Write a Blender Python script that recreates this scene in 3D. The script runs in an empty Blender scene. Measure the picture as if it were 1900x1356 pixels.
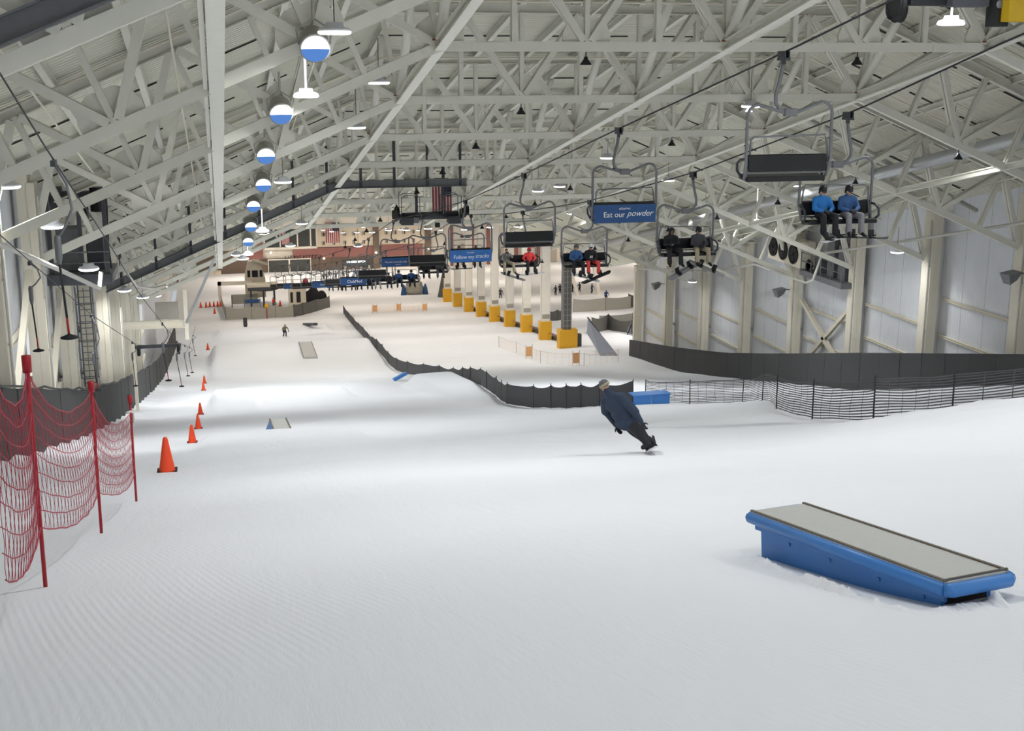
import bpy, math, random
from mathutils import Vector, Matrix
V = Vector
random.seed(7)
S = bpy.context.scene
C = S.collection
PI = math.pi

# ------------------------------------------------------------------ camera, world, exposure
FPX = 2353.9
PSI, PITCH = math.radians(13.178), math.radians(13.481)
cam = bpy.data.cameras.new('camera')
cam.sensor_fit = 'HORIZONTAL'; cam.sensor_width = 36.0
cam.lens = FPX / 1900.0 * 36.0
cam.clip_start = 0.1; cam.clip_end = 900
co = bpy.data.objects.new('camera', cam); C.objects.link(co)
co.location = (0, 0, 0)
co.rotation_euler = (PI/2 - PITCH, 0, -PSI)
S.camera = co
S.view_settings.view_transform = 'Standard'
S.view_settings.look = 'None'
S.view_settings.gamma = 1
S.view_settings.use_curve_mapping = False
S.view_settings.exposure = 0.18
S.cycles.max_bounces = 5
S.cycles.diffuse_bounces = 3
S.cycles.glossy_bounces = 2
S.cycles.transmission_bounces = 2
S.cycles.transparent_max_bounces = 4
S.cycles.use_light_tree = True
S.cycles.use_denoising = True
S.cycles.use_adaptive_sampling = True
S.cycles.adaptive_threshold = 0.1
S.cycles.adaptive_min_samples = 16
W = bpy.data.worlds.new('world'); S.world = W; W.use_nodes = True
W.node_tree.nodes['Background'].inputs[0].default_value = (0.80, 0.84, 0.90, 1)
W.node_tree.nodes['Background'].inputs[1].default_value = 0.55
LAMP_NEAR = (0.965, 0.985, 1.0)
LAMP_FAR = (1.0, 0.935, 0.85)
LAMP_FARTHEST = (1.0, 0.88, 0.74)
LAMP_W = 262.0

# ------------------------------------------------------------------ layout of the hall (metres, camera at the origin, Y runs down the slope)
TAN = 0.2147                       # fall of the roof
D = 9.14; Y0 = 41.58               # truss spacing, first truss in view
XL, XC, XR = 7.32, 17.19, 27.06    # chord kinks and ridge line
XWL, XWR = -7.4, 43.3              # wall faces
CH = 9.4                           # height of the level bottom chord over the camera plane
SL = 0.42                          # fall of the side chords
TD = 3.5                           # truss depth
PROF = [(-20, 2.4), (0, -1.7), (10, -4.05), (14.6, -5.25), (21.3, -7.1), (24.7, -8.0), (48, -14.16), (60.5, -17.2), (74, -20.2),
        (99, -25.3), (117, -28.6), (130, -30.4), (149, -32.5), (167, -34.8), (185, -36.8), (203, -38.6), (225, -40.2), (300, -42.0)]
def lerp(a, b, t): return a + (b - a) * t
def interp(tab, x):
    if x <= tab[0][0]: return tab[0][1]
    for (a, va), (b, vb) in zip(tab, tab[1:]):
        if x <= b: return lerp(va, vb, (x - a) / (b - a))
    return tab[-1][1]
def sm(a, b, x):
    t = min(1, max(0, (x - a) / (b - a))); return t * t * (3 - 2 * t)
def profile(y):
    return 0.25 * (interp(PROF, y - 2) + 2 * interp(PROF, y) + interp(PROF, y + 2))
# jumps: x0, x1, start of the ramp, lip, height at the lip, side softness, landing length
JUMPS = [(-0.9, 4.55, 33.0, 47.0, 0.36, 0.3, 1.6),
         (-0.9, 2.0, 72.0, 88.0, 0.8, 0.5, 3.0), (2.3, 8.4, 76.0, 86.0, 0.7, 0.8, 3.0),
         (-1.2, 16.2, 108.0, 138.0, 1.35, 1.0, 3.0),
         (13.6, 17.2, 66.0, 92.0, 1.0, 1.1, 5.0),
         (-0.6, 14.0, 152.0, 168.0, 0.7, 1.5, 6.0)]
def ground(x, y):
    z = profile(y)
    for x0, x1, y0, y1, h, e, l in JUMPS:
        m = sm(x0 - e * .5, x0 + e * .5, x) * (1 - sm(x1 - e * .5, x1 + e * .5, x))
        if m <= 0: continue
        if y < y1: p = sm(y0, y1 + (y1 - y0) * .35, y) / sm(y0, y1 + (y1 - y0) * .35, y1)
        else: p = 1 - sm(y1, y1 + l, y) ** .5
        z += h * m * p
    # rough piled snow on the right and by the fence
    m = sm(12.0, 17.5, x) * (1 - sm(40, 46, x)) * sm(15.5, 23, y) * (1 - sm(24.5, 28.5, y))
    z += 0.5 * m + 0.06 * m * math.sin(3.1 * x + 1.7 * y) * math.sin(2.3 * y - 1.1 * x)
    m = sm(15.5, 20, x) * (1 - sm(20, 24, x)) * sm(36, 43, y) * (1 - sm(44, 52, y)); z += 0.35 * m
    m = math.exp(-((x - 9.0) / 2.2) ** 2 - ((y - 31) / 3.0) ** 2); z += 0.16 * m * (1 + .3 * math.sin(5 * x + 3 * y))
    z -= 0.075 * math.exp(-((x - 4.3) / 1.1) ** 2 - ((y - 6.9) / 1.5) ** 2)
    z += 0.03 * math.sin(.41 * x + .9) * math.sin(.37 * y) + 0.02 * math.sin(1.1 * x - .8 * y)
    z -= 0.85 * sm(24, 38, x) * sm(50, 75, y) * (1 - sm(102, 122, y))
    # snow banked against the wall pads
    z += 0.25 * sm(-4.6, -6.2, x) * (y > 10) * (1 + .4 * math.sin(1.9 * y)) * (0 if y > 150 else 1)
    return z
def zr(y, perp): return perp - TAN * y      # height parallel to the roof
def chord(x):                                # bottom chord over the camera plane
    if x < XL: return CH - SL * (XL - x)
    if x > XR: return CH - SL * (x - XR)
    return CH

# ------------------------------------------------------------------ materials
def lin(c):
    r = []
    for v in c[:3]:
        v /= 255.0; r.append(v / 12.92 if v <= .04045 else ((v + .055) / 1.055) ** 2.4)
    return (*r, 1)
MATS = {}
def mat(name, rgb, rough=.6, metal=0, noise=.06, scale=6, bump=0, emit=None, estr=0, spec=.4):
    m = bpy.data.materials.new(name); m.use_nodes = True
    nt = m.node_tree; b = nt.nodes['Principled BSDF']; c = lin(rgb)
    b.inputs['Roughness'].default_value = rough; b.inputs['Metallic'].default_value = metal
    b.inputs['Specular IOR Level'].default_value = spec
    tc = nt.nodes.new('ShaderNodeTexCoord')
    n = nt.nodes.new('ShaderNodeTexNoise'); n.inputs['Scale'].default_value = scale; n.inputs['Detail'].default_value = 4
    nt.links.new(tc.outputs['Object'], n.inputs['Vector'])
    mx = nt.nodes.new('ShaderNodeMix'); mx.data_type = 'RGBA'
    nt.links.new(n.outputs['Fac'], mx.inputs[0])
    mx.inputs[6].default_value = (*[v * (1 - noise) for v in c[:3]], 1); mx.inputs[7].default_value = (*[min(1, v * (1 + noise)) for v in c[:3]], 1)
    nt.links.new(mx.outputs[2], b.inputs['Base Color'])
    if bump:
        bp = nt.nodes.new('ShaderNodeBump'); bp.inputs['Strength'].default_value = bump; bp.inputs['Distance'].default_value = .02
        nt.links.new(n.outputs['Fac'], bp.inputs['Height']); nt.links.new(bp.outputs['Normal'], b.inputs['Normal'])
    if emit:
        b.inputs['Emission Color'].default_value = (*emit, 1); b.inputs['Emission Strength'].default_value = estr
    MATS[name] = m; return m
M = dict(
    steel=mat('white_painted_steel', (234, 232, 219), .5, 0, .05, 3), steel2=mat('cream_painted_steel', (240, 233, 214), .5, 0, .05, 2),
    deckdark=mat('dark_gap', (58, 58, 56), .8), grey=mat('grey_steel', (118, 119, 122), .5, .2, .1, 5), dgrey=mat('dark_grey_steel', (72, 74, 79), .5, .2, .15, 4),
    black=mat('black_plastic', (30, 31, 34), .5), rubber=mat('black_rubber', (26, 26, 28), .75, 0, .2, 8), chairseat=mat('black_vinyl', (23, 23, 25), .45, 0, .1, 9),
    galv=mat('galvanised_steel', (120, 121, 124), .45, .25, .1, 10), cable=mat('dark_cable', (44, 44, 46), .6),
    pad=mat('charcoal_wall_pad', (72, 72, 73), .75, 0, .07, 2), padseam=mat('pad_seam', (52, 52, 53), .8), maroonpad=mat('maroon_screen', (122, 78, 78), .85, 0, .1, 5),
    yellow=mat('yellow_vinyl', (233, 176, 46), .6, 0, .05, 2), orange=mat('orange_plastic', (255, 82, 42), .5, 0, .06, 9), conebase=mat('cone_base_rubber', (44, 38, 38), .8),
    redpole=mat('red_pole', (172, 28, 40), .4), rednet=mat('red_netting', (186, 62, 78), .6), blacknet=mat('black_netting', (80, 80, 82), .7), fpole=mat('black_pole', (36, 36, 38), .5),
    blue=mat('blue_painted_steel', (70, 132, 204), .4, 0, .08, 4), bluelt=mat('light_blue_panel', (120, 150, 205), .5), boxtop=mat('grey_slide_surface', (196, 196, 192), .45, 0, .05, 14, .05), edge=mat('worn_steel_edge', (120, 112, 100), .45, .5, .3, 30),
    signblue=mat('navy_sign', (44, 84, 138), .5, 0, .03), signblue2=mat('bright_blue_sign', (56, 116, 190), .5, 0, .03), white=mat('white_paint', (240, 240, 240), .5), signtext=mat('white_lettering', (245, 246, 248), .5),
    skin=mat('skin', (196, 148, 122), .55), skind=mat('dark_skin', (120, 84, 66), .55), hair=mat('dark_hair', (44, 34, 28), .7),
    jblue=mat('blue_jacket', (44, 122, 196), .7, 0, .12, 14, .3), jnavy=mat('navy_jacket', (42, 54, 74), .75, 0, .12, 12, .4), jblack=mat('black_jacket', (36, 36, 40), .75, 0, .2, 12, .3),
    jgrey=mat('charcoal_jacket', (74, 74, 80), .75, 0, .3, 25, .3), jred=mat('red_jacket', (222, 66, 66), .7, 0, .1, 12, .3), jdenim=mat('denim_blue_jacket', (56, 92, 142), .75, 0, .12, 12, .3), jolive=mat('olive_jacket', (118, 112, 88), .75), jbright=mat('grey_shirt', (128, 126, 124), .75),
    pblack=mat('black_trousers', (38, 38, 42), .75, 0, .2, 12, .4), pkhaki=mat('khaki_trousers', (172, 160, 134), .75, 0, .1, 12, .3), pgrey=mat('grey_trousers', (140, 138, 142), .75, 0, .15, 14, .3), pred=mat('red_trousers', (212, 70, 66), .7, 0, .1, 12, .3), pdark=mat('dark_blue_trousers', (44, 50, 66), .75),
    boot=mat('black_boots', (36, 35, 37), .6), bootw=mat('pale_boots', (190, 188, 186), .6), helmet=mat('black_helmet', (30, 30, 32), .3), helmetw=mat('white_helmet', (214, 214, 212), .3), helmetr=mat('red_helmet', (176, 50, 52), .35), beanie=mat('grey_beanie', (92, 94, 98), .9, 0, .2, 40, .5), beanieg=mat('fawn_band', (150, 142, 120), .9), lens=mat('goggle_lens', (60, 64, 74), .15, .4),
    board=mat('grey_snowboard', (150, 150, 152), .35), boardw=mat('white_snowboard', (220, 220, 222), .35), boardk=mat('black_snowboard', (48, 48, 52), .35),
    netgrey=mat('grey_mesh_fence', (172, 168, 156), .85, 0, .1, 3), netdark=mat('dark_mesh_fence', (104, 103, 98), .85, 0, .15, 3), netorange=mat('orange_mesh_fence', (240, 214, 184), .8, 0, .05, 3), orangepanel=mat('orange_marker', (236, 178, 122), .6), featherg=mat('silver_blue_flag', (150, 155, 168), .6, 0, .06, 2),
    beige=mat('beige_render', (243, 230, 208), .8, 0, .03, 1), beige2=mat('pale_beige_render', (248, 242, 230), .8, 0, .03, 1), maroon=mat('maroon_cladding', (156, 108, 102), .8, 0, .05, 1), taupe=mat('taupe_brick', (128, 114, 102), .85, 0, .12, 3), brick=mat('brown_brick', (118, 102, 90), .9, 0, .2, 4), glass=mat('dark_window', (74, 78, 76), .15, 0, .2, .6), shade=mat('window_blind', (186, 178, 164), .7),
    flagred=mat('flag_red', (176, 62, 72), .8), flagwhite=mat('flag_white', (222, 212, 206), .8), flagblue=mat('flag_blue', (50, 56, 78), .8),
    kiosk=mat('kiosk_panel', (214, 206, 188), .7), umbrella=mat('umbrella_red', (176, 60, 66), .8), lampbody=mat('white_lamp_body', (226, 228, 232), .35), lampred=mat('rusted_steel', (140, 76, 62), .8, 0, .3, 8),
    pipe=mat('pale_pipe', (206, 204, 196), .45), silver=mat('silver_duct', (196, 198, 200), .3, .5), spot=mat('grey_drum', (176, 175, 168), .45, .1), yellowcase=mat('ochre_case', (176, 144, 24), .5),
)
def emis(name, rgb, s):
    m = bpy.data.materials.new(name); m.use_nodes = True; nt = m.node_tree; nt.nodes.clear()
    e = nt.nodes.new('ShaderNodeEmission'); e.inputs[0].default_value = (*rgb, 1); e.inputs[1].default_value = s
    o = nt.nodes.new('ShaderNodeOutputMaterial'); nt.links.new(e.outputs[0], o.inputs[0]); MATS[name] = m; return m
M['lampglow'] = emis('lamp_lens', (1, .99, .97), 4.0)
M['blueglow'] = emis('blue_lamp_glass', (.10, .24, .62), .9)
M['whiteglow'] = emis('white_lamp_glass', (.9, .94, 1), 2.2)
M['warmglow'] = emis('warm_bulb', (1, .86, .68), 4.0)
M['bodyglare'] = emis('lamp_body_stem_glare', (.93, .96, 1), 1.3)  # lamp housings glow; the stems' overexposed glare is put into their colour
M['neon'] = emis('white_neon', (.95, .97, 1), 3.0)

def snow_material():
    m = bpy.data.materials.new('groomed_snow'); m.use_nodes = True; nt = m.node_tree; b = nt.nodes['Principled BSDF']
    b.inputs['Roughness'].default_value = .75; b.inputs['Specular IOR Level'].default_value = .25
    N = nt.nodes.new; L = nt.links.new
    g = N('ShaderNodeNewGeometry')
    n1 = N('ShaderNodeTexNoise'); n1.inputs['Scale'].default_value = .35; n1.inputs['Detail'].default_value = 5; L(g.outputs['Position'], n1.inputs['Vector'])
    mx = N('ShaderNodeMix'); mx.data_type = 'RGBA'; L(n1.outputs['Fac'], mx.inputs[0])
    mx.inputs[6].default_value = (.845, .86, .90, 1); mx.inputs[7].default_value = (.90, .915, .95, 1)
    L(mx.outputs[2], b.inputs['Base Color'])
    # corduroy: fine ridges that run down the slope and bend gently
    sep = N('ShaderNodeSeparateXYZ'); L(g.outputs['Position'], sep.inputs[0])
    nb = N('ShaderNodeTexNoise'); nb.inputs['Scale'].default_value = .12; nb.inputs['Detail'].default_value = 1; L(g.outputs['Position'], nb.inputs['Vector'])
    ma = N('ShaderNodeMath'); ma.operation = 'MULTIPLY_ADD'; L(nb.outputs['Fac'], ma.inputs[0]); ma.inputs[1].default_value = 1.1; L(sep.outputs['X'], ma.inputs[2])
    mb = N('ShaderNodeMath'); mb.operation = 'MULTIPLY_ADD'; L(sep.outputs['Y'], mb.inputs[0]); mb.inputs[1].default_value = .22; L(ma.outputs[0], mb.inputs[2])
    mc = N('ShaderNodeMath'); mc.operation = 'MULTIPLY'; L(mb.outputs[0], mc.inputs[0]); mc.inputs[1].default_value = 2 * PI / .062
    sn = N('ShaderNodeMath'); sn.operation = 'SINE'; L(mc.outputs[0], sn.inputs[0])
    nm = N('ShaderNodeTexNoise'); nm.inputs['Scale'].default_value = .45; nm.inputs['Detail'].default_value = 3; L(g.outputs['Position'], nm.inputs['Vector'])
    rp = N('ShaderNodeMapRange'); L(nm.outputs['Fac'], rp.inputs[0]); rp.inputs[1].default_value = .46; rp.inputs[2].default_value = .62
    mk = N('ShaderNodeMath'); mk.operation = 'MULTIPLY'; L(sn.outputs[0], mk.inputs[0]); L(rp.outputs[0], mk.inputs[1])
    yr = N('ShaderNodeMapRange'); L(sep.outputs['Y'], yr.inputs[0]); yr.inputs[1].default_value = 22; yr.inputs[2].default_value = 13
    mk2 = N('ShaderNodeMath'); mk2.operation = 'MULTIPLY'; L(mk.outputs[0], mk2.inputs[0]); L(yr.outputs[0], mk2.inputs[1])
    # grain and ski marks
    mp = N('ShaderNodeMapping'); mp.inputs['Scale'].default_value = (3.2, .5, 1); mp.inputs['Rotation'].default_value = (0, 0, .5); L(g.outputs['Position'], mp.inputs['Vector'])
    n2 = N('ShaderNodeTexNoise'); n2.inputs['Scale'].default_value = 1.3; n2.inputs['Detail'].default_value = 8; n2.inputs['Roughness'].default_value = .65; L(mp.outputs[0], n2.inputs['Vector'])
    ad = N('ShaderNodeMath'); ad.operation = 'MULTIPLY_ADD'; L(mk2.outputs[0], ad.inputs[0]); ad.inputs[1].default_value = .075; L(n2.outputs['Fac'], ad.inputs[2])
    bp = N('ShaderNodeBump'); bp.inputs['Strength'].default_value = .32; bp.inputs['Distance'].default_value = .06
    L(ad.outputs[0], bp.inputs['Height']); L(bp.outputs['Normal'], b.inputs['Normal'])
    MATS['groomed_snow'] = m; return m
M['snow'] = snow_material()
def panel_material(name, rgb, axis, period, depth, gap, gapdepth, rough=.6):
    """sheet metal with ribs across `axis` every `period` metres and a dark joint every `gap` metres"""
    m = bpy.data.materials.new(name); m.use_nodes = True; nt = m.node_tree; b = nt.nodes['Principled BSDF']; c = lin(rgb)
    b.inputs['Roughness'].default_value = rough
    N = nt.nodes.new; L = nt.links.new
    g = N('ShaderNodeNewGeometry'); sep = N('ShaderNodeSeparateXYZ'); L(g.outputs['Position'], sep.inputs[0])
    mc = N('ShaderNodeMath'); mc.operation = 'MULTIPLY'; L(sep.outputs[axis], mc.inputs[0]); mc.inputs[1].default_value = 2 * PI / period
    sn = N('ShaderNodeMath'); sn.operation = 'SINE'; L(mc.outputs[0], sn.inputs[0])
    bp = N('ShaderNodeBump'); bp.inputs['Strength'].default_value = .6; bp.inputs['Distance'].default_value = depth; L(sn.outputs[0], bp.inputs['Height'])
    L(bp.outputs['Normal'], b.inputs['Normal'])
    fr = N('ShaderNodeMath'); fr.operation = 'PINGPONG'; L(sep.outputs[axis], fr.inputs[0]); fr.inputs[1].default_value = gap / 2
    lt = N('ShaderNodeMath'); lt.operation = 'LESS_THAN'; L(fr.outputs[0], lt.inputs[0]); lt.inputs[1].default_value = gapdepth
    n = N('ShaderNodeTexNoise'); n.inputs['Scale'].default_value = .7; n.inputs['Detail'].default_value = 4; L(g.outputs['Position'], n.inputs['Vector'])
    mx0 = N('ShaderNodeMix'); mx0.data_type = 'RGBA'; L(n.outputs['Fac'], mx0.inputs[0]); mx0.inputs[6].default_value = (*[v * .92 for v in c[:3]], 1); mx0.inputs[7].default_value = (*[min(1, v * 1.06) for v in c[:3]], 1)
    mx = N('ShaderNodeMix'); mx.data_type = 'RGBA'; L(lt.outputs[0], mx.inputs[0]); L(mx0.outputs[2], mx.inputs[6]); mx.inputs[7].default_value = (*[v * .3 for v in c[:3]], 1)
    L(mx.outputs[2], b.inputs['Base Color']); MATS[name] = m; return m
M['deck'] = panel_material('ribbed_roof_deck', (227, 225, 208), 'Y', .30, .002, 4.57, .0)
M['wallpanel'] = panel_material('insulated_wall_panel', (234, 236, 240), 'Y', .25, .008, 2.3, .012)
M['ribbedpad'] = panel_material('ribbed_charcoal_pad', (70, 70, 70), 'Y', .22, .01, 2.4, .02, .8)

# ------------------------------------------------------------------ mesh building helpers
class MB:
    def __init__(s): s.v = []; s.f = []
    def add(s, vs, fs):
        o = len(s.v); s.v += [tuple(v) for v in vs]; s.f += [tuple(i + o for i in f) for f in fs]; return s
    def box(s, c, d, rot=None):
        x, y, z = d[0] / 2, d[1] / 2, d[2] / 2
        vs = [Vector((a * x, b * y, e * z)) for e in (-1, 1) for b in (-1, 1) for a in (-1, 1)]
        if rot is not None: vs = [rot @ v for v in vs]
        c = Vector(c)
        return s.add([v + c for v in vs], [(0, 2, 3, 1), (4, 5, 7, 6), (0, 1, 5, 4), (2, 6, 7, 3), (0, 4, 6, 2), (1, 3, 7, 5)])
    def bar(s, a, b, w, h, up=(0, 0, 1)):
        a, b = Vector(a), Vector(b); d = (b - a); L = d.length; d.normalize(); up = Vector(up)
        if abs(d.dot(up)) > .99: up = Vector((0, 1, 0))
        x = d.cross(up).normalized(); z = x.cross(d)
        vs = []
        for p in (a, b):
            for i, j in ((-1, -1), (1, -1), (1, 1), (-1, 1)): vs.append(p + x * (i * w / 2) + z * (j * h / 2))
        return s.add(vs, [(0, 1, 2, 3), (7, 6, 5, 4), (0, 4, 5, 1), (1, 5, 6, 2), (2, 6, 7, 3), (3, 7, 4, 0)])
    def ibeam(s, a, b, w, h, t=.03, up=(0, 0, 1)):
        a, b = Vector(a), Vector(b); d = (b - a).normalized(); up = Vector(up)
        x = d.cross(up).normalized(); z = x.cross(d)
        s.bar(a + z * (h / 2 - t / 2), b + z * (h / 2 - t / 2), w, t, up); s.bar(a - z * (h / 2 - t / 2), b - z * (h / 2 - t / 2), w, t, up)
        return s.bar(a, b, t, h - 2 * t, up)
    def tube(s, pts, r, n=8, cap=True, closed=False):
        pts = [Vector(p) for p in pts]; m = len(pts); rs = r if isinstance(r, (list, tuple)) else [r] * m
        vs = []; prev = None
        for i, p in enumerate(pts):
            if closed: d = pts[(i + 1) % m] - pts[i - 1]
            else: d = pts[min(i + 1, m - 1)] - pts[max(i - 1, 0)]
            d.normalize()
            if prev is None:
                u = Vector((0, 0, 1)) if abs(d.z) < .9 else Vector((1, 0, 0)); x = d.cross(u).normalized()
            else: x = (prev - d * prev.dot(d)).normalized()
            prev = x; y = d.cross(x)
            for k in range(n):
                a = 2 * PI * k / n; vs.append(p + (x * math.cos(a) + y * math.sin(a)) * rs[i])
        fs = []
        for i in range(m if closed else m - 1):
            j = (i + 1) % m
            for k in range(n): fs.append((i * n + k, i * n + (k + 1) % n, j * n + (k + 1) % n, j * n + k))
        if cap and not closed: fs += [tuple(range(n - 1, -1, -1)), tuple((m - 1) * n + k for k in range(n))]
        return s.add(vs, fs)
    def lathe(s, prof, n=24, c=(0, 0, 0), rot=None):
        c = Vector(c); vs = []
        for r, z in prof:
            for k in range(n):
                a = 2 * PI * k / n; v = Vector((r * math.cos(a), r * math.sin(a), z))
                vs.append((rot @ v if rot is not None else v) + c)
        fs = [(i * n + k, i * n + (k + 1) % n, (i + 1) * n + (k + 1) % n, (i + 1) * n + k) for i in range(len(prof) - 1) for k in range(n)]
        if prof[0][0] > 1e-5: fs.append(tuple(range(n - 1, -1, -1)))
        if prof[-1][0] > 1e-5: fs.append(tuple((len(prof) - 1) * n + k for k in range(n)))
        return s.add(vs, fs)
    def ball(s, c, r, n=12, m=8, rot=None):
        r = r if isinstance(r, (tuple, list)) else (r, r, r); vs = []; c = Vector(c)
        for i in range(m + 1):
            t = PI * i / m
            for k in range(n):
                a = 2 * PI * k / n; v = Vector((r[0] * math.sin(t) * math.cos(a), r[1] * math.sin(t) * math.sin(a), r[2] * math.cos(t)))
                vs.append((rot @ v if rot is not None else v) + c)
        return s.add(vs, [(i * n + k, (i + 1) * n + k, (i + 1) * n + (k + 1) % n, i * n + (k + 1) % n) for i in range(m) for k in range(n)])
    def limb(s, a, b, ra, rb, n=10):
        a, b = Vector(a), Vector(b); d = b - a; L = max(d.length, 1e-4); q = d.to_track_quat('Z', 'Y').to_matrix()
        pr = [(max(1e-6, ra * math.cos(t)), -ra * math.sin(t)) for t in (PI / 2, PI / 3, PI / 6, 0)] + [(rb * math.cos(t) if t < 1.5 else 1e-6, L + rb * math.sin(t)) for t in (0, PI / 6, PI / 3, PI / 2)]
        return s.lathe(pr, n, a, q)
    def prism(s, poly, y0, y1, fn=None):
        """polygon in the x,z plane pushed along y"""
        n = len(poly); vs = [(x, y0, z) for x, z in poly] + [(x, y1, z) for x, z in poly]
        if fn: vs = [fn(v) for v in vs]
        return s.add(vs, [tuple(range(n)), tuple(range(2 * n - 1, n - 1, -1))] + [(i, i + n, (i + 1) % n + n, (i + 1) % n) for i in range(n)])
    def grid(s, pts):
        r, c = len(pts), len(pts[0])
        return s.add([p for row in pts for p in row], [(i * c + j, i * c + j + 1, (i + 1) * c + j + 1, (i + 1) * c + j) for i in range(r - 1) for j in range(c - 1)])
    def build(s, name, m, parent=None, smooth=False, bevel=0):
        me = bpy.data.meshes.new(name); me.from_pydata(s.v, [], s.f); me.update()
        me.materials.append(m if not isinstance(m, str) else M[m])
        if smooth:
            for p in me.polygons: p.use_smooth = True
        o = bpy.data.objects.new(name, me); C.objects.link(o)
        if parent is not None: o.parent = parent
        if bevel:
            bv = o.modifiers.new('bevel', 'BEVEL'); bv.width = bevel; bv.segments = 2; bv.limit_method = 'ANGLE'
        return o
def thing(name, label, cat, loc=(0, 0, 0), rz=0, group=None):
    o = bpy.data.objects.new(name, None); C.objects.link(o); o.empty_display_size = .2
    o.location = loc; o.rotation_euler = (0, 0, rz); o['label'] = label; o['category'] = cat
    if group: o['group'] = group
    return o
def tag(o, label, cat, group=None):
    o['label'] = label; o['category'] = cat
    if group: o['group'] = group
    return o
def struct(o): o['kind'] = 'structure'; return o
def dup(root, loc, label=None, group=None, rz=None):
    r = root.copy(); C.objects.link(r); r.location = loc
    if rz is not None: r.rotation_euler = (0, 0, rz)
    if label: r['label'] = label
    if group: r['group'] = group
    for ch in list(root.children):
        c = ch.copy(); C.objects.link(c); c.parent = r
        for g in ch.children:
            e = g.copy(); C.objects.link(e); e.parent = c
    return r
def text(body, size, m, parent, loc, rot, shear=0, name='lettering', ext=.004):
    cu = bpy.data.curves.new(name, 'FONT'); cu.body = body; cu.size = size; cu.align_x = 'CENTER'; cu.align_y = 'CENTER'; cu.shear = shear; cu.extrude = ext; cu.resolution_u = 3
    tmp = bpy.data.objects.new(name, cu); me = bpy.data.meshes.new_from_object(tmp); bpy.data.objects.remove(tmp)
    me.materials.clear(); me.materials.append(M[m])
    o = bpy.data.objects.new(name, me); C.objects.link(o); o.parent = parent; o.location = loc; o.rotation_euler = rot; return o
def arc(c, r, a0, a1, n, f): return [f(c[0] + r * math.cos(lerp(a0, a1, i / n)), c[1] + r * math.sin(lerp(a0, a1, i / n))) for i in range(n + 1)]
ORD = ['nearest', 'second', 'third', 'fourth', 'fifth', 'sixth', 'seventh', 'eighth', 'ninth', 'tenth', 'eleventh', 'twelfth', 'thirteenth', 'fourteenth', 'fifteenth', 'sixteenth']

# ------------------------------------------------------------------ snow floor
def axis(segs):
    r = []
    for a, b, st in segs:
        n = max(1, round((b - a) / st)); r += [a + (b - a) * i / n for i in range(n)]
    return r + [segs[-1][1]]
xs = axis([(-7.4, -2, .3), (-2, 26, .28), (26, 44, .6), (44, 120, 2.5)])
ys = axis([(-8, 3, .8), (3, 34, .22), (34, 60, .35), (60, 150, .5), (150, 215, .8), (215, 262, 2.5)])
f = MB(); f.grid([[(x, y, ground(x, y)) for x in xs] for y in ys])
fo = struct(f.build('floor', M['snow'], None, True))

# ------------------------------------------------------------------ roof deck, eaves and walls
YA, YB = -8.0, 138.0
def deck(pts, name):
    m = MB(); nst = int((YB - YA) / .3)
    for (x0, p0), (x1, p1) in zip(pts, pts[1:]):
        rows = []
        for i in range(nst):
            y = YA + .3 * i
            for dy, dz in ((0, 0), (.11, 0), (.15, .07), (.26, .07)): rows.append([(x0, y + dy, zr(y + dy, p0) + dz), (x1, y + dy, zr(y + dy, p1) + dz)])
        m.grid(rows)
        m.add([(x0, YA, zr(YA, p0) + .2), (x1, YA, zr(YA, p1) + .2), (x1, YB, zr(YB, p1) + .2), (x0, YB, zr(YB, p0) + .2)], [(3, 2, 1, 0)])
    o = struct(m.build(name, M['deck'])); j = MB(); rr = random.Random(len(name)); (x0, p0), (x1, p1) = pts[0], pts[-1]
    k = 0
    while YA + 1 + k * D / 2 < YB - 1:
        y = YA + 1 + k * D / 2; k += 1; u = .02
        while u < .96:
            v = min(.98, u + rr.uniform(.08, .2)); j.bar((lerp(x0, x1, u), y, zr(y, lerp(p0, p1, u)) - .02), (lerp(x0, x1, v), y, zr(y, lerp(p0, p1, v)) - .02), .16, .05); u = v + rr.uniform(.02, .08)
    j.build('joint_slot', M['deckdark'], o); return o
TOPH = TD + .45
deck([(XWL - .1, chord(XWL) + TOPH), (XL, CH + TOPH)], 'ceiling_left')
deck([(XL, CH + TOPH), (XR, CH + TOPH)], 'ceiling_middle')
deck([(XR, CH + TOPH), (XWR + .1, chord(XWR) + TOPH)], 'ceiling_right')
zf = zr(YB, CH + TOPH)
m = MB(); m.box((53, (YB + 262) / 2, zf + .1), (124, 262 - YB, .2)); struct(m.build('ceiling_far', M['beige2']))
m = MB(); m.box((-9, 214, -34), (.3, 96, 20)); struct(m.build('wall_left_far', M['beige2']))
m = MB(); m.box((115, 190, -32), (.3, 140, 26)); struct(m.build('wall_right_far', M['beige2']))
def sidewall(x, y0, y1, th, name):
    m = MB(); n = int((y1 - y0) / D) + 1
    vs = []
    for xx in (x, x + th):
        for i in range(n + 1):
            y = lerp(y0, y1, i / n); vs += [(xx, y, profile(y) - .6), (xx, y, zr(y, chord(x) + TOPH + .05))]
    k = 2 * (n + 1); fs = []
    for i in range(n):
        a = 2 * i; fs += [(a, a + 1, a + 3, a + 2), (k + a, k + a + 2, k + a + 3, k + a + 1), (a, a + 2, k + a + 2, k + a), (a + 1, k + a + 1, k + a + 3, a + 3)]
    fs += [(0, k, k + 1, 1), (2 * n, 2 * n + 1, k + 2 * n + 1, k + 2 * n)]
    m.add(vs, fs); return struct(m.build(name, M['wallpanel']))
wl = sidewall(XWL, YA, 172, -.25, 'wall_left')
wr = sidewall(XWR, YA, 126, .25, 'wall_right')
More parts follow.
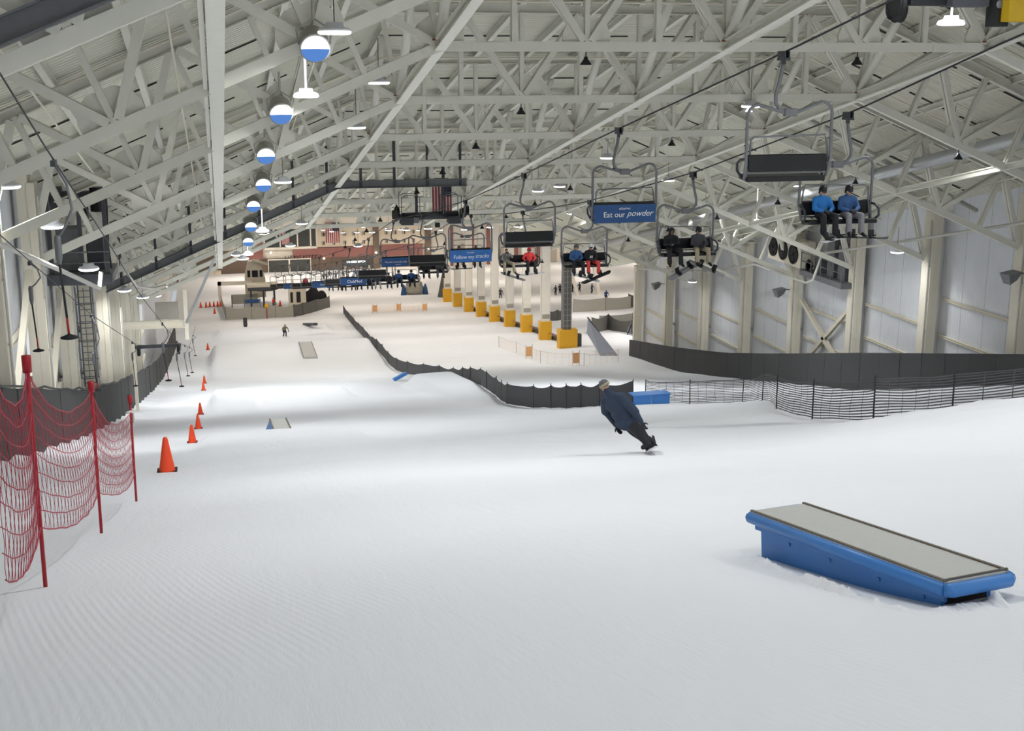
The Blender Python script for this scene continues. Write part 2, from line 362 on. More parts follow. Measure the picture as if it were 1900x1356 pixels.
for k in range(-2, 9):                       # horizontal girts, one run per bay
    y0, y1 = Y0 + k * D + .3, Y0 + (k + 1) * D - .3
    base = profile((y0 + y1) / 2)
    for i, h in enumerate((1.6, 3.9, 6.2)):
        for x, w_, sgn in ((XWR, wr, -1), (XWL, wl, 1)):
            if h + base + .3 > zr(y1, chord(x)): continue
            MB().ibeam((x + sgn * .12, y0, base + h), (x + sgn * .12, y1, base + h), .2, .16, .025).build('girt', M['steel2'], w_)
    if k in (-1, 0, 1): MB().bar((XWL + .45, y0 + 1, base + 1.2), (XWL + .45, y1, base + 6.0), .22, .26).build('wall_brace', M['steel2'], wl)
y0, y1 = Y0 + 4 * D + .5, Y0 + 5 * D - .5; b = profile(y0)
for za, zb in ((5.2, -1.6), (-.6, 3.6)):
    MB().ibeam((XWR - .5, y0, b + za - .3), (XWR - .5, y1, b + zb), .28, .28, .03, (1, 0, 0)).build('cross_brace', M['steel2'], wr)

# ------------------------------------------------------------------ wall columns
def column(x, y, top, side, label, grp):
    z0 = ground(x, y) - .3; h = top - z0
    t = thing('steel_column', label, 'column', (x, y, z0), 0, grp)
    MB().box((0, 0, h / 2), (.42, .95, h)).build('shaft', M['steel2'], t, bevel=.02)
    MB().box((side * .3, 0, h / 2 - .1), (.3, 1.02, h - .4)).build('flange', M['steel2'], t, bevel=.015)
    MB().box((0, 0, h + .04), (.9, 1.1, .08)).build('cap_plate', M['steel'], t)
    m = MB(); m.tube([(side * .52, -.38, 0.4), (side * .52, -.38, h - .8)], .045, 6)
    for i in range(1, int(h / 2)): m.box((side * .5, -.38, 2 * i), (.1, .16, .05))
    m.build('conduit', M['pipe'], t)
    return t
for k in range(-3, 8):
    y = Y0 + k * D
    column(-6.95, y, zr(y, chord(-6.95) + TD - .1), 1, 'cream steel column on the left wall, %s down the slope' % ['nearest', 'second', 'third', 'fourth', 'fifth', 'sixth', 'seventh', 'eighth', 'ninth', 'tenth', 'last'][k + 3], 'left wall columns')
for k in range(1, 10):
    y = Y0 + k * D
    column(42.6, y, zr(y, chord(42.6) + TD - .1), -1, 'cream steel column on the right wall, %s from the near end' % ORD[k - 1], 'right wall columns')

# ------------------------------------------------------------------ roof trusses
NL = [XL - 2.375 * j for j in range(6, 0, -1)]; NM = [XL + 2.4675 * j for j in range(8)]; NR = [XR + 2.475 * j for j in range(7)]
NODES = [(x, (j % 2 == 0)) for j, x in zip(range(6, 0, -1), NL)] + [(x, j % 2 == 0) for j, x in enumerate(NM)] + [(x, j % 2 == 0) for j, x in enumerate(NR)]
def tz(x): return chord(x) - CH
def make_truss():
    t = thing('roof_truss', '', 'truss', (0, 0, 0), 0, 'white steel roof trusses')
    m = MB(); e0, e1 = NODES[0][0], NODES[-1][0]
    for a, b in ((e0, XL), (XL, XR), (XR, e1)): m.bar((a, 0, tz(a)), (b, 0, tz(b)), .34, .32)
    m.build('bottom_chord', M['steel'], t)
    m = MB()
    for a, b in ((e0, XL), (XL, XR), (XR, e1)): m.ibeam((a, 0, tz(a) + TD), (b, 0, tz(b) + TD), .32, .36, .04)
    m.build('top_chord', M['steel'], t)
    for x in (XL + 1.6, XR - 1.6, XC + 2.6):             # bolted splice plates on the level chord
        m = MB(); m.box((x, -.18, 0), (1.1, .03, .26)); m.build('splice_plate', M['steel'], t)
    def top(x):                                          # top node square to the chord
        z = tz(x)
        if XL < x - .1 and x + .1 < XR: return V((x, 0, TD))
        k_ = .5 if min(abs(x - XL), abs(x - XR)) < .1 else 1.0
        sl = SL if x < XC else -SL; n = V((-sl, 0, 1)).normalized() * (TD * math.cos(math.atan(SL))) if k_ == 1 else V((-sl * .47 * TD, 0, TD))
        return V((x, 0, z)) + n
    for x, bot in NODES:
        a_, b_ = V((x, 0, tz(x))), top(x); q = (b_ - a_) * .03
        if b_.x < NODES[0][0] - .2 or b_.x > NODES[-1][0] + .2: continue
        m = MB()
        for s_ in (-.09, .09): m.bar(a_ + q + V((0, s_, 0)), b_ - q + V((0, s_, 0)), .17, .12, (0, 1, 0))
        m.build('post', M['steel'], t)
        if bot:
            sl = 0 if XL - .1 <= x <= XR + .1 else (SL if x < XL else -SL)
            poly = [(-.8, .1), (.8, .1), (.82, .4), (.68, .72), (.34, .95), (-.34, .95), (-.68, .72), (-.82, .4)]; w_ = math.sqrt(1 + sl * sl)
            MB().prism([(x + (px - pz * sl) / w_, tz(x) + (pz + px * sl) / w_) for px, pz in poly], -.05, .05).build('gusset_plate', M['steel'], t)
    for (xa, ba), (xb, bb) in zip(NODES, NODES[1:]):
        pa = V((xa, 0, tz(xa))) if ba else top(xa); pb = V((xb, 0, tz(xb))) if bb else top(xb); dd = (pb - pa) * .05; pa, pb = pa + dd, pb - dd
        m = MB()
        for s_ in (-.13, .13): m.bar(pa + V((0, s_, 0)), pb + V((0, s_, 0)), .24, .17, (0, 1, 0))
        m.build('diagonal', M['steel'], t)
    return t
T0 = make_truss()
NT = 10
for i in range(NT):
    y = Y0 + (i - 2) * D
    lab = 'white steel roof truss, %s from the near end' % (ORD[i] if i else 'nearest')
    if i == 0: T0.location = (0, y, zr(y, CH)); T0['label'] = lab
    else: dup(T0, (0, y, zr(y, CH)), lab)

# longitudinal ties at the chord nodes, with round braces up to the deck
YT0, YT1 = Y0 - 3 * D, Y0 + 7 * D + .3
def tie(x, label, braces, w=.34, h=.36):
    c = chord(x); t = thing('roof_tie', label, 'tie beam', (x, YT0, zr(YT0, c)), 0, 'long tie beams under the roof')
    L = YT1 - YT0; e = (0, L, -TAN * L)
    MB().ibeam((0, 0, 0), e, w, h, .05).build('beam', M['steel'], t)
    if braces:
        for k in range(1, 11):
            y = k * D
            MB().tube([(0, y - .1, -TAN * y + .15), (0, y - D * .48, -TAN * (y - D * .48) + TD + .1)], .17, 12).build('pipe_brace', M['steel'], t, True)
            MB().box((0, y, -TAN * y + .2), (.5, .6, .05)).build('node_plate', M['lampred'], t)
    return t
tie(XL, 'long white tie beam where left slope meets the level chords', True)
tie(XC, 'long white tie beam under the ridge middle', True)
tie(XR, 'long white tie beam where the level chords meet the right slope', True)
t = thing('roof_tie', 'broad pale box beam running straight down the slope at left', 'tie beam', (.2, YT0, zr(YT0, chord(.2))), 0, 'long tie beams under the roof')
Lb = YT1 - YT0 - .3
MB().bar((0, 0, -.05), (0, Lb, -.05 - TAN * Lb), .36, .4).build('beam', M['steel'], t)
MB().bar((-.26, 0, .02), (-.26, Lb, .02 - TAN * Lb), .1, .34).build('side_channel', M['steel'], t)
tie(NR[3], 'thinner white tie beam along the right roof slope', False, .24, .28)
# purlins under the deck
pur = None
for x, _ in NODES[1:-1]:
    c = chord(x) + TD + .27
    if pur is None: L = YB - YA; pur = o = MB().ibeam((0, 0, 0), (0, L, -TAN * L), .22, .3, .03).build('purlin', M['steel'])
    else: o = pur.copy(); C.objects.link(o)
    o.location = (x, YA, zr(YA, c)); o.parent = bpy.data.objects['ceiling_left' if x < XL - .1 else 'ceiling_right' if x > XR + .1 else 'ceiling_middle']
# diagonal roof rods (sprinkler mains) under the right and left slopes
for x0, x1, yy, lab in ((28.2, 42.0, 44, 'pale round sprinkler main crossing the right slope, nearest'), (28.2, 42.0, 62, 'pale round sprinkler main crossing the right slope, farther')):
    m = MB().tube([(x0, yy, zr(yy, chord(x0) + 2.5)), (x1, yy + 2, zr(yy + 2, chord(x1) + 2.4))], .13, 10)
    tag(m.build('sprinkler_main', M['pipe'], None, True), lab, 'pipe')
m = MB().tube([(35.5, 20, zr(20, chord(35.5) + 1.8)), (35.5, 120, zr(120, chord(35.5) + 1.8))], .32, 14)
tag(m.build('air_duct', M['silver'], None, True), 'long round silver duct under the right roof slope', 'duct')

# thin sprinkler pipes through the trusses
sp = None
for k in range(-2, 7):
    y = Y0 + (k + .5) * D; m = MB(); P = [(NODES[0][0] + .5, chord(NODES[0][0] + .5) + 2.6), (XL, CH + 2.6), (XR, CH + 2.6), (41.5, chord(41.5) + 2.6)]
    m.tube([(x, 0, p - CH) for x, p in P], .05, 6); 
    if sp is None: sp = o = m.build('sprinkler_pipe', M['steel2'], None, True); tag(o, 'thin cream sprinkler pipe crossing the roof between two trusses', 'pipe', 'sprinkler pipes across the roof')
    else: o = sp.copy(); C.objects.link(o)
    o.location = (0, y, zr(y, CH))
sp = None
for x in (-4.4, -.9, 3.8, 9.2, 14.0, 19.8, 24.3, 29.6, 36.2, 39.4):
    if sp is None: sp = o = MB().tube([(0, 0, 0), (0, 120, -120 * TAN)], .035, 6).build('branch_pipe', M['steel2'], None, True); tag(o, 'thin cream sprinkler branch pipe running lengthwise under the roof deck', 'pipe', 'sprinkler branch pipes')
    else: o = sp.copy(); C.objects.link(o)
    o.location = (x, -5, zr(-5, chord(x) + 2.3))

# ------------------------------------------------------------------ lamps
LN = 0
def make_lamp(stem, glare_stem):
    t = thing('high_bay_lamp', '', 'lamp')
    MB().lathe([(.05, .2), (.2, .2), (.22, .1), (.36, .06), (.38, 0), (.36, -.01)][::-1], 24).build('housing', M['bodyglare' if glare_stem else 'lampbody'], t, True)
    MB().lathe([(1e-6, -.085), (.33, -.08), (.385, -.05), (.39, -.005), (.3, 0)], 24).build('lens', M['lampglow'], t)
    MB().tube([(0, 0, .18), (0, 0, stem)], .035 if glare_stem else .012, 8).build('stem', M['bodyglare'] if glare_stem else M['cable'], t)
    return t
PROTO = {}
def lamp(x, y, z, label, group, far=False, lit=False, power=1.0, stem=None):
    global LN
    st = stem or (1.35 if lit else 1.5); key = (lit, st)
    if key not in PROTO: PROTO[key] = make_lamp(st, lit); o = PROTO[key]; o.location = (x, y, z); o['label'] = label
    else: o = dup(PROTO[key], (x, y, z), label)
    if group: o['group'] = group
    elif 'group' in o: del o['group']
    if power:
        l = bpy.data.lights.new('lamp_light', 'AREA'); l.shape = 'DISK'; l.size = .7; l.energy = LAMP_W * power; l.color = (LAMP_FARTHEST if y > 170 else LAMP_FAR) if far else LAMP_NEAR; l.spread = math.radians(150)
        lo = bpy.data.objects.new('lamp_light', l); C.objects.link(lo); lo.location = (x, y, z - .12); LN += 1
GA = 'bare disc lamps in the left row'; LA = 'flat round white lamp hung in the row right of the pale box beam'
lamp(2.93, 30.6, .68, 'big round white lamp high in front of the blue-glass drum, nearest the top edge', None, power=.7)
for x, y, z in ((5.86, 45.6, -.71), (5.8, 52.6, -2.6)): lamp(x, y, z, 'flat round white lamp beside the left kink beam', 'lamps beside the left kink beam')
for x, y, z in ((3.03, 57.7, -5.2), (5.62, 85.6, -10.5), (3.1, 78.4, -9.2), (5.5, 98, -13.7), (3.4, 101, -13.6)): lamp(x, y, z, LA, GA)
lamp(2.9, 39.9, -1.0, 'white lamp on a bright white pole below the blue-glass drums', None, lit=True, power=.6)
lamp(2.70, 76.5, -9.77, 'white lamp on a bright white pole far down the left row', None, lit=True, power=.4)
lamp(1.37, 92, -13.4, 'white lamp at the foot of the pale box beam, on its left', None, power=.6)
lamp(1.71, 88, -13.1, 'white lamp at the foot of the pale box beam, lowest', None, power=.6)
lamp(2.23, 95.5, -13.9, 'bright white lamp at the foot of the pale box beam, on its right', None, lit=True, stem=1.1)
lamp(20.9, 33.9, 1.08, 'white lamp on a bright white pole under the black sheaves at top right', None, lit=True, stem=.8)
for x, y, z in ((22.0, 50.3, -1.8), (19.8, 63.0, -4.8), (21.1, 82.5, -8.4), (22.5, 82.2, -8.1), (26.9, 73.3, -7.0)): lamp(x, y, z, 'flat round white lamp hung above the chairlift', 'lamps above the chairlift', power=1.3)
for x, y, z in ((32.2, 51.3, -3.4), (34.4, 71.5, -7.3), (35.5, 88.6, -10.4), (33.1, 116.6, -14.1)): lamp(x, y, z, 'flat round white lamp under the right roof slope', 'lamps under the right slope')
lamp(35.2, 78.7, -10.45, 'white lamp on a long white pole near the three wall fans', None, lit=True, stem=3.6)
for x, y, z, l in ((41.2, 69.5, -11.3, 'round white lamp low on the right wall beneath the bent pipe'), (40.9, 102.5, -18.6, 'round white lamp low on the right wall behind the riders in black')): lamp(x - .8, y, z, l, None, power=.25)
for x, y, z in ((-4.95, 52.0, -7.93), (-5.29, 44.7, -5.35), (-6.2, 42.0, -3.75), (-5.36, 76, -12.93), (-4.98, 86.9, -15.3), (-5.1, 108, -18.95), (-4.5, 124, -20.9)): lamp(x, y, z, 'round white lamp hanging along the left wall', 'lamps along the left wall', power=.45)
for i, (x, y, z) in enumerate([(x, y, z) for y, z in ((118, -15.3), (132, -17.2), (146, -19.0), (162, -21.3), (180, -23.6), (200, -26.2), (220, -28.6), (238, -30.6)) for x in (5, 19.5, 31.5)]):
    lamp(x, y, z, 'small round white lamp over the far flat area', 'lamps over the far flat', far=True, power=1.3)
for y in (140, 170, 200, 230):
    for x in (50, 68, 88): lamp(x, y, -22 - (y - 140) * .09, 'round white lamp over the beginner area behind the pillars', 'lamps over the beginner area', far=True, power=1.7, stem=3)
for x in (4, 16, 28, 40, 55, 70, 86): lamp(x, 247, -31.4, 'small round white lamp along the far building front', 'lamps along the far building front', far=True, power=1.5)
for x, y in ((46, 122), (46, 134), (58, 128)): lamp(x, y, -19.5, 'added round white fill lamp past the end of the right wall', 'added fill lamps past the end of the right wall', far=True, power=1.0, stem=3)  # lamps added to brighten the dark snow beyond the wall end
for y in (-5, 4, 13, 22):                               # the rows go on unseen over the camera, added to light the near snow
    for x in (3.0, 12.5, 21.5, 32.0): lamp(x, y, zr(y, chord(x) - .9), 'unseen round white lamp hung above the top of the run', 'unseen lamps above the top of the run', power=.35 if y < 10 else .7 if y < 20 else .95)
for y in (110,): lamp(12, y, -15.6, 'round white lamp hung past the last full truss', None)

# drum lights with blue glass
def make_drum():
    # glass face turned up the slope and down
    t = thing('drum_light', '', 'lamp', (0, 0, 0), 0, 'blue glass drum lights')
    q = Matrix.Rotation(math.radians(118), 3, 'X')
    MB().lathe([(.12, -.55), (.26, -.5), (.34, -.3), (.35, .12), (.37, .13), (.37, .2), (.34, .2)], 24, rot=q).build('drum', M['spot'], t, True)
    f = MB(); g = MB(); n = 24
    for k in range(n):
        a0, a1 = 2 * PI * k / n, 2 * PI * (k + 1) / n; mid = (a0 + a1) / 2
        tgt = g if math.sin(mid) > .02 else f
        vs = [q @ Vector((.335 * math.cos(a), -.335 * math.sin(a), .15)) for a in (a0, a1)] + [q @ Vector((0, 0, .14))]
        tgt.add(vs, [(0, 1, 2)])
    f.v = [tuple(Vector(v) + (q @ Vector((0, 0, .075)))) for v in f.v]; g.v = [tuple(Vector(v) + (q @ Vector((0, 0, .075)))) for v in g.v]
    f.build('bright_reflector', M['whiteglow'], t); g.build('blue_glass', M['blueglow'], t)
    m = MB(); m.tube([(-.37, 0, 0), (-.42, .05, .35), (0, .15, .62), (.42, .05, .35), (.37, 0, 0)], .025, 8); m.tube([(0, .15, .6), (0, .15, 1.2)], .04, 8); m.build('bracket', M['spot'], t)
    return t
dr = make_drum()
for i, (x, y, z) in enumerate([(2.9, 36.1, .5), (2.45, 46.2, -1.65), (2.27, 56.2, -3.8), (2.45, 65.5, -5.9), (2.25, 77, -8.2), (2.3, 86.5, -10.6), (2.3, 96, -12.9)]):
    k = (Y0 + (i - 1) * D - .75) / y; x, y, z = x * k, y * k, z * k - .05
    lab = 'grey drum light with blue and white glass, %s of the row' % ORD[i]
    if i == 0: dr.location = (x, y, z); dr['label'] = lab
    else: dup(dr, (x, y, z), lab)
# small black horn speakers under the truss nodes
h0 = None
for i in range(0, 10):
    y = Y0 + i * D
    for x in (12.25, 22.1, 27.2 + 4.95):
        z = zr(y, chord(x)) - .17
        if h0 is None:
            h0 = thing('horn_speaker', 'small black horn speaker hung under a truss gusset', 'speaker', (x, y, z), 0, 'horn speakers under the trusses')
            MB().tube([(0, 0, 0), (0, 0, -.18)], .02, 6).build('hanger', M['black'], h0); MB().lathe([(.06, -.15), (.08, -.24), (.2, -.4), (.19, -.42)][::-1], 12).build('horn', M['black'], h0, True)
        else: dup(h0, (x, y, z))

# ------------------------------------------------------------------ people
class Fig(MB):
    def remesh(s, name, m, parent, vox):
        o = s.build(name, m, parent, True)
        r = o.modifiers.new('remesh', 'REMESH'); r.mode = 'VOXEL'; r.voxel_size = vox; r.use_smooth_shade = True
        sm_ = o.modifiers.new('smooth', 'SMOOTH'); sm_.iterations = 3; sm_.factor = .5
        return o
V = Vector
def hand(m, wrist, d, side, palm_n, s=1.0, curl=.5):
    """palm, four unequal bent fingers and a thumb off the side of the palm"""
    d = V(d).normalized(); n = V(palm_n); n = (n - d * n.dot(d)).normalized(); x = d.cross(n) * side
    w = V(wrist); pc = w + d * .05 * s
    m.limb(w, w + d * .04 * s, .026 * s, .034 * s)
    m.ball(pc + d * .01 * s, (.046 * s, .024 * s, .052 * s), rot=Matrix((x, n, d)).transposed())
    for i, L in enumerate((.072, .082, .077, .06)):
        b = pc + d * .045 * s + x * (.033 - .022 * i) * s; k = b + (d * (1 - curl * .4) + n * curl * .6).normalized() * L * .5 * s
        e = k + (d * (1 - curl) + n * curl * 1.3).normalized() * L * .5 * s
        m.limb(b, k, .0125 * s, .0115 * s, 8); m.limb(k, e, .0115 * s, .0095 * s, 8)
    b = pc - d * .012 * s + x * .04 * s; k = b + (d * .5 + x * .8 + n * .2).normalized() * .042 * s; e = k + (d * .9 + x * .2 + n * .4).normalized() * .034 * s
    m.limb(b, k, .0155 * s, .0135 * s, 8); m.limb(k, e, .0135 * s, .011 * s, 8)
def person(label, loc, J, jacket, trousers, rz=0, headgear='helmet', hg='helmet', boots='boot', gloves='pblack', skin='skin', vox=.022, group=None, hood=False, logo=False, goggles=True, face=(0, -1, 0), bulk=1.0):
    t = thing('person', label, 'person', loc, rz, group)
    J = {k: (v if k == 'collar' else V(v)) for k, v in J.items()}; fc = V(face).normalized()
    H, N, CH_, P = J['head'], J['neck'], J['chest'], J['pelvis']
    up = (H - N).normalized(); fc = (fc - up * fc.dot(up)).normalized(); sx = up.cross(fc); R3 = Matrix((sx, fc, up)).transposed()
    b = Fig()                                             # skin: one continuous body
    b.ball(H + up * .02, (.074, .092, .108), rot=R3); b.limb(H - up * .06 + fc * .02, H - up * .085 + fc * .05, .055, .035)
    b.limb(H + fc * .09 + up * .015, H + fc * .112 - up * .025, .012, .019, 8)
    b.limb(H + fc * .088 - up * .058 - sx * .022, H + fc * .088 - up * .058 + sx * .022, .010, .010, 8)
    for sg in (-1, 1): b.ball(H + sx * .076 * sg - up * .01, (.014, .024, .034), rot=R3); b.ball(H + fc * .08 + sx * .032 * sg + up * .022, .014)
    b.limb(N - up * .05, H - up * .03, .058, .054); b.limb(P, CH_, .11, .12); b.limb(CH_, N - up * .04, .12, .06)
    for sd in 'LR':
        b.limb(N - up * .06, J['sh' + sd], .06, .052); b.limb(J['sh' + sd], J['el' + sd], .048, .038); b.limb(J['el' + sd], J['ha' + sd], .038, .026)
        b.limb(P, J['hip' + sd], .09, .09); b.limb(J['hip' + sd], J['kn' + sd], .08, .055); b.limb(J['kn' + sd], J['an' + sd], .055, .04)
    b.remesh('body', M[skin], t, vox * .7)
    j = Fig(); hem = J.get('hem', P - (CH_ - P).normalized() * .1)
    sxb = (J['shR'] - J['shL']).normalized(); upb = (N - P).normalized(); nb = sxb.cross(upb)
    RB = Matrix((sxb, nb, upb)).transposed()
    B_ = bulk; j.ball(lerp(P, CH_, .82), (.205 * B_, .145 * B_, .24), rot=RB); j.ball(lerp(P, CH_, .38), (.195 * B_, .145 * B_, .24), rot=RB); j.ball(hem + (P - hem) * .6, (.205 * B_, .16 * B_, .15 * B_), rot=RB)
    j.limb(CH_, N + up * .02, .155, .085); j.limb(N, N + up * J.get('collar', .02), .088, .088)
    for sd in 'LR':
        j.limb(lerp(N, CH_, .25), J['sh' + sd], .09, .085); j.limb(J['sh' + sd], J['el' + sd], .086 * bulk, .07 * bulk); j.limb(J['el' + sd], lerp(J['el' + sd], J['ha' + sd], .93), .07, .05)
        j.limb(lerp(J['el' + sd], J['ha' + sd], .9), lerp(J['el' + sd], J['ha' + sd], .97), .054, .05)
    if hood: j.ball(H + up * .03 - fc * .035, (.115, .11, .14), rot=R3); j.limb(N - fc * .05, H - fc * .06, .1, .09)
    jo = j.remesh('jacket', M[jacket], t, vox)
    p = Fig(); p.ball(P, (.165, .125, .13), rot=RB)
    for sd in 'LR':
        k, a, h = J['kn' + sd], J['an' + sd], J['hip' + sd]
        p.limb(P, h, .115, .12); p.limb(h, k, .118 * (1 + (bulk - 1) * .3), .095 * bulk); p.limb(k, lerp(k, a, .45), .096 * bulk, .085 * bulk); p.limb(lerp(k, a, .45), lerp(k, a, .97), .085, .094)
    p.remesh('trousers', M[trousers], t, vox)
    for sd in 'LR':
        a, toe = J['an' + sd], J['toe' + sd]; ft = (toe - a)
        o = Fig(); o.limb(lerp(J['kn' + sd], a, .8), a, .07, .068); o.limb(a + ft * -.25, a + ft * .35 + (toe - a - ft) * 0, .06, .06); o.limb(a + ft * .2, toe, .062, .05)
        o.remesh('boot', M[boots], t, vox)
        g = Fig(); hd = (J['ha' + sd] - J['el' + sd]).normalized(); hand(g, J['ha' + sd], hd + V(J.get('hd' + sd, (0, 0, 0))), 1 if sd == 'L' else -1, -up * .4 + fc * -.5 + V((.001, 0, 0)), 1.12); g.remesh('glove', M[gloves], t, .012 if vox < .02 else .016)
    if headgear:
        h = Fig()
        if headgear == 'helmet':
            h.ball(H + up * .075 - fc * .034, (.116, .124, .104), rot=R3)
            for sg in (-1, 1): h.limb(H + sx * .092 * sg + up * .05 - fc * .03, H + sx * .086 * sg - up * .045 - fc * .03, .038, .032)
        else:
            h.ball(H + up * .075 - fc * .022, (.097, .113, .09), rot=R3)
        h.remesh('helmet' if headgear == 'helmet' else 'beanie', M[hg], t, .016)
        if headgear == 'beanie':
            bd = MB(); bd.lathe([(.1, -.03), (.107, 0), (.1, .03)], 20, H + up * .05 - fc * .014, R3 @ Matrix.Diagonal((.98, 1.15, 1))); bd.build('cuff_band', M['beanieg'], t, True)
        if goggles:
            q = MB(); gz = H + up * (.03 if headgear == 'helmet' else .02); q.ball(gz + fc * .082, (.075, .035, .037), rot=R3); q.build('goggles', M['lens'], t, True)
    else:
        h = Fig(); h.ball(H + up * .045 - fc * .02, (.084, .1, .1), rot=R3); h.remesh('hair', M['hair'], t, .016)
    if logo:
        lg = MB(); c = lerp(P, CH_, .78) - nb * 0
        y = c + fc * .165
        for i in (-1, 1): lg.box(y + sx * .04 * i + up * .02, (.055, .02, .07), R3)
        lg.box(y - up * .04, (.14, .02, .03), R3); lg.build('chest_print', M['white'], t)
    return t
def snowboard(label, loc, rot, L=1.52, w=.27, m='board', bind=True, group=None):
    t = thing('snowboard', label, 'snowboard', loc, 0, group); t.rotation_euler = rot
    b = MB(); n = 22; top = []; 
    for i in range(n + 1):
        s = lerp(-1, 1, i / n); x = s * L / 2; e = 1 - max(0, (abs(s) - .8) / .2) ** 2.2; hw = w / 2 * (.86 + .14 * s * s) * max(.05, e) ** .5; z = .04 * max(0, (abs(s) - .78) / .22) ** 1.7
        top.append([(x, -hw, z + .012), (x, 0, z + .014), (x, hw, z + .012), (x, hw, z), (x, 0, z), (x, -hw, z), (x, -hw, z + .012)])
    b.grid(top); b.build('deck', M[m], t, True)
    if bind:
        for s in (-1, 1):
            q = MB(); q.box((s * .27, 0, .03), (.12, .24, .03)); q.box((s * .27, .11, .12), (.17, .03, .2), Matrix.Rotation(-.25, 3, 'X')); q.bar((s * .27 - .06, .1, .06), (s * .27 - .06, -.1, .1), .02, .03); q.bar((s * .27 + .06, .1, .06), (s * .27 + .06, -.1, .1), .02, .03)
            q.build('binding', M['black'], t, bevel=.006)
    return t
def sit(sp=.12, arms='lap', lean=0, turn=0, kn=0, fl=0, fr=0):
    J = dict(pelvis=(0, .04, .1), chest=(lean * .4, .08, .44), neck=(lean * .6, .05, .6), head=(lean * .8 + turn * .02, .01, .74), hem=(0, .0, .06),
             shL=(-.2 + lean * .5, .07, .52), shR=(.2 + lean * .5, .07, .52), hipL=(-.1, 0, .09), hipR=(.1, 0, .09),
             knL=(-sp - .02, -.44, .1), knR=(sp + .02, -.44, .1), anL=(-sp - .02 + fl, -.5, -.34), anR=(sp + .02 + fr, -.5, -.36), toeL=(-sp - .06 + fl, -.68, -.42), toeR=(sp + .06 + fr, -.68, -.44))
    if arms == 'lap': J.update(elL=(-.28, -.06, .28), elR=(.28, -.06, .28), haL=(-.1, -.26, .22), haR=(.1, -.26, .22))
    elif arms == 'phone': J.update(elL=(-.27, -.08, .3), elR=(.27, -.08, .3), haL=(-.06, -.3, .36), haR=(.06, -.3, .36))
    elif arms == 'wide': J.update(elL=(-.36, .0, .32), elR=(.34, -.02, .3), haL=(-.3, -.22, .2), haR=(.14, -.3, .2))
    elif arms == 'face': J.update(elL=(-.3, -.06, .3), elR=(.26, -.16, .42), haL=(-.16, -.28, .18), haR=(.05, -.2, .62))
    return J
def stand(bend=0, arms=.12, st=.16):
    return dict(pelvis=(0, .02 * bend, .93 - .12 * bend), chest=(0, -.18 * bend, 1.25 - .16 * bend), neck=(0, -.25 * bend, 1.42 - .2 * bend), head=(0, -.3 * bend - .02, 1.57 - .22 * bend), hem=(0, .02, .84 - .12 * bend),
                shL=(-.2, -.2 * bend, 1.36 - .18 * bend), shR=(.2, -.2 * bend, 1.36 - .18 * bend), elL=(-.26 - arms, -.1 - .2 * bend, 1.1 - .18 * bend), elR=(.26 + arms, -.1 - .2 * bend, 1.1 - .18 * bend),
                haL=(-.25 - arms, -.25 - .2 * bend, .9 - .15 * bend), haR=(.25 + arms, -.25 - .2 * bend, .9 - .15 * bend), hipL=(-.1, 0, .9 - .12 * bend), hipR=(.1, 0, .9 - .12 * bend),
                knL=(-st * .8, -.08 - .12 * bend, .5 - .05 * bend), knR=(st * .8, -.08 - .12 * bend, .5 - .05 * bend), anL=(-st, .02, .1), anR=(st, .02, .1), toeL=(-st - .04, -.16, .05), toeR=(st + .04, -.16, .05))

# ------------------------------------------------------------------ the snowboarder carving across the run
bx, by = 7.95, 22.3; bz = ground(bx, by)
HD = math.radians(18.0)                       # heading of the board
cR = V((math.cos(HD), -math.sin(HD), 0)); cF = V((math.sin(HD), math.cos(HD), 0))
def bp(r, f_, u): return cR * r + cF * f_ + V((0, 0, u))      # right of, ahead of and above the board, as it rides away
SLP = -.28
J = dict(collar=.095, pelvis=bp(-.46, 0, .64), chest=bp(-.67, .02, 1.0), neck=bp(-.785, .03, 1.15), head=bp(-.865, .06, 1.265), hem=bp(-.42, 0, .57),
         shL=bp(-.86, .1, .99), shR=bp(-.55, -.12, 1.12), elL=bp(-.86, .24, .74), elR=bp(-.29, -.24, .87), haL=bp(-.64, .14, .48), haR=bp(-.17, -.31, .7), hdR=(.1, -.12, -.4), hdL=(.1, 0, -.6),
         hipL=bp(-.48, .09, .6), hipR=bp(-.4, -.07, .63), knL=bp(-.29, .2, .38), knR=bp(-.2, -.16, .46), anL=bp(.03, .22, .2 + .22 * SLP), anR=bp(-.02, -.24, .17 - .24 * SLP),
         toeL=bp(-.07, .26, .1 + .24 * SLP), toeR=bp(-.12, -.22, .1 - .24 * SLP))
person('snowboarder in navy jacket and black trousers leaning left in a carve on the near snow', (bx, by, bz + .02), J, 'jnavy', 'pblack', 0, 'beanie', 'beanie', vox=.014, face=tuple(cF * .75 - cR * .65), goggles=False, bulk=1.24)
sb = snowboard('snowboard edged into the snow under the carving rider in navy', (bx + .06, by, bz + .09), (0, 0, 0), 1.5, .27, 'boardw')
xa = -(cF + V((0, 0, SLP))).normalized(); ya = (cR * .86 + V((0, 0, .5))); ya = (ya - xa * ya.dot(xa)).normalized(); za = xa.cross(ya)
sb.rotation_euler = Matrix((xa, ya, za)).transposed().to_euler()

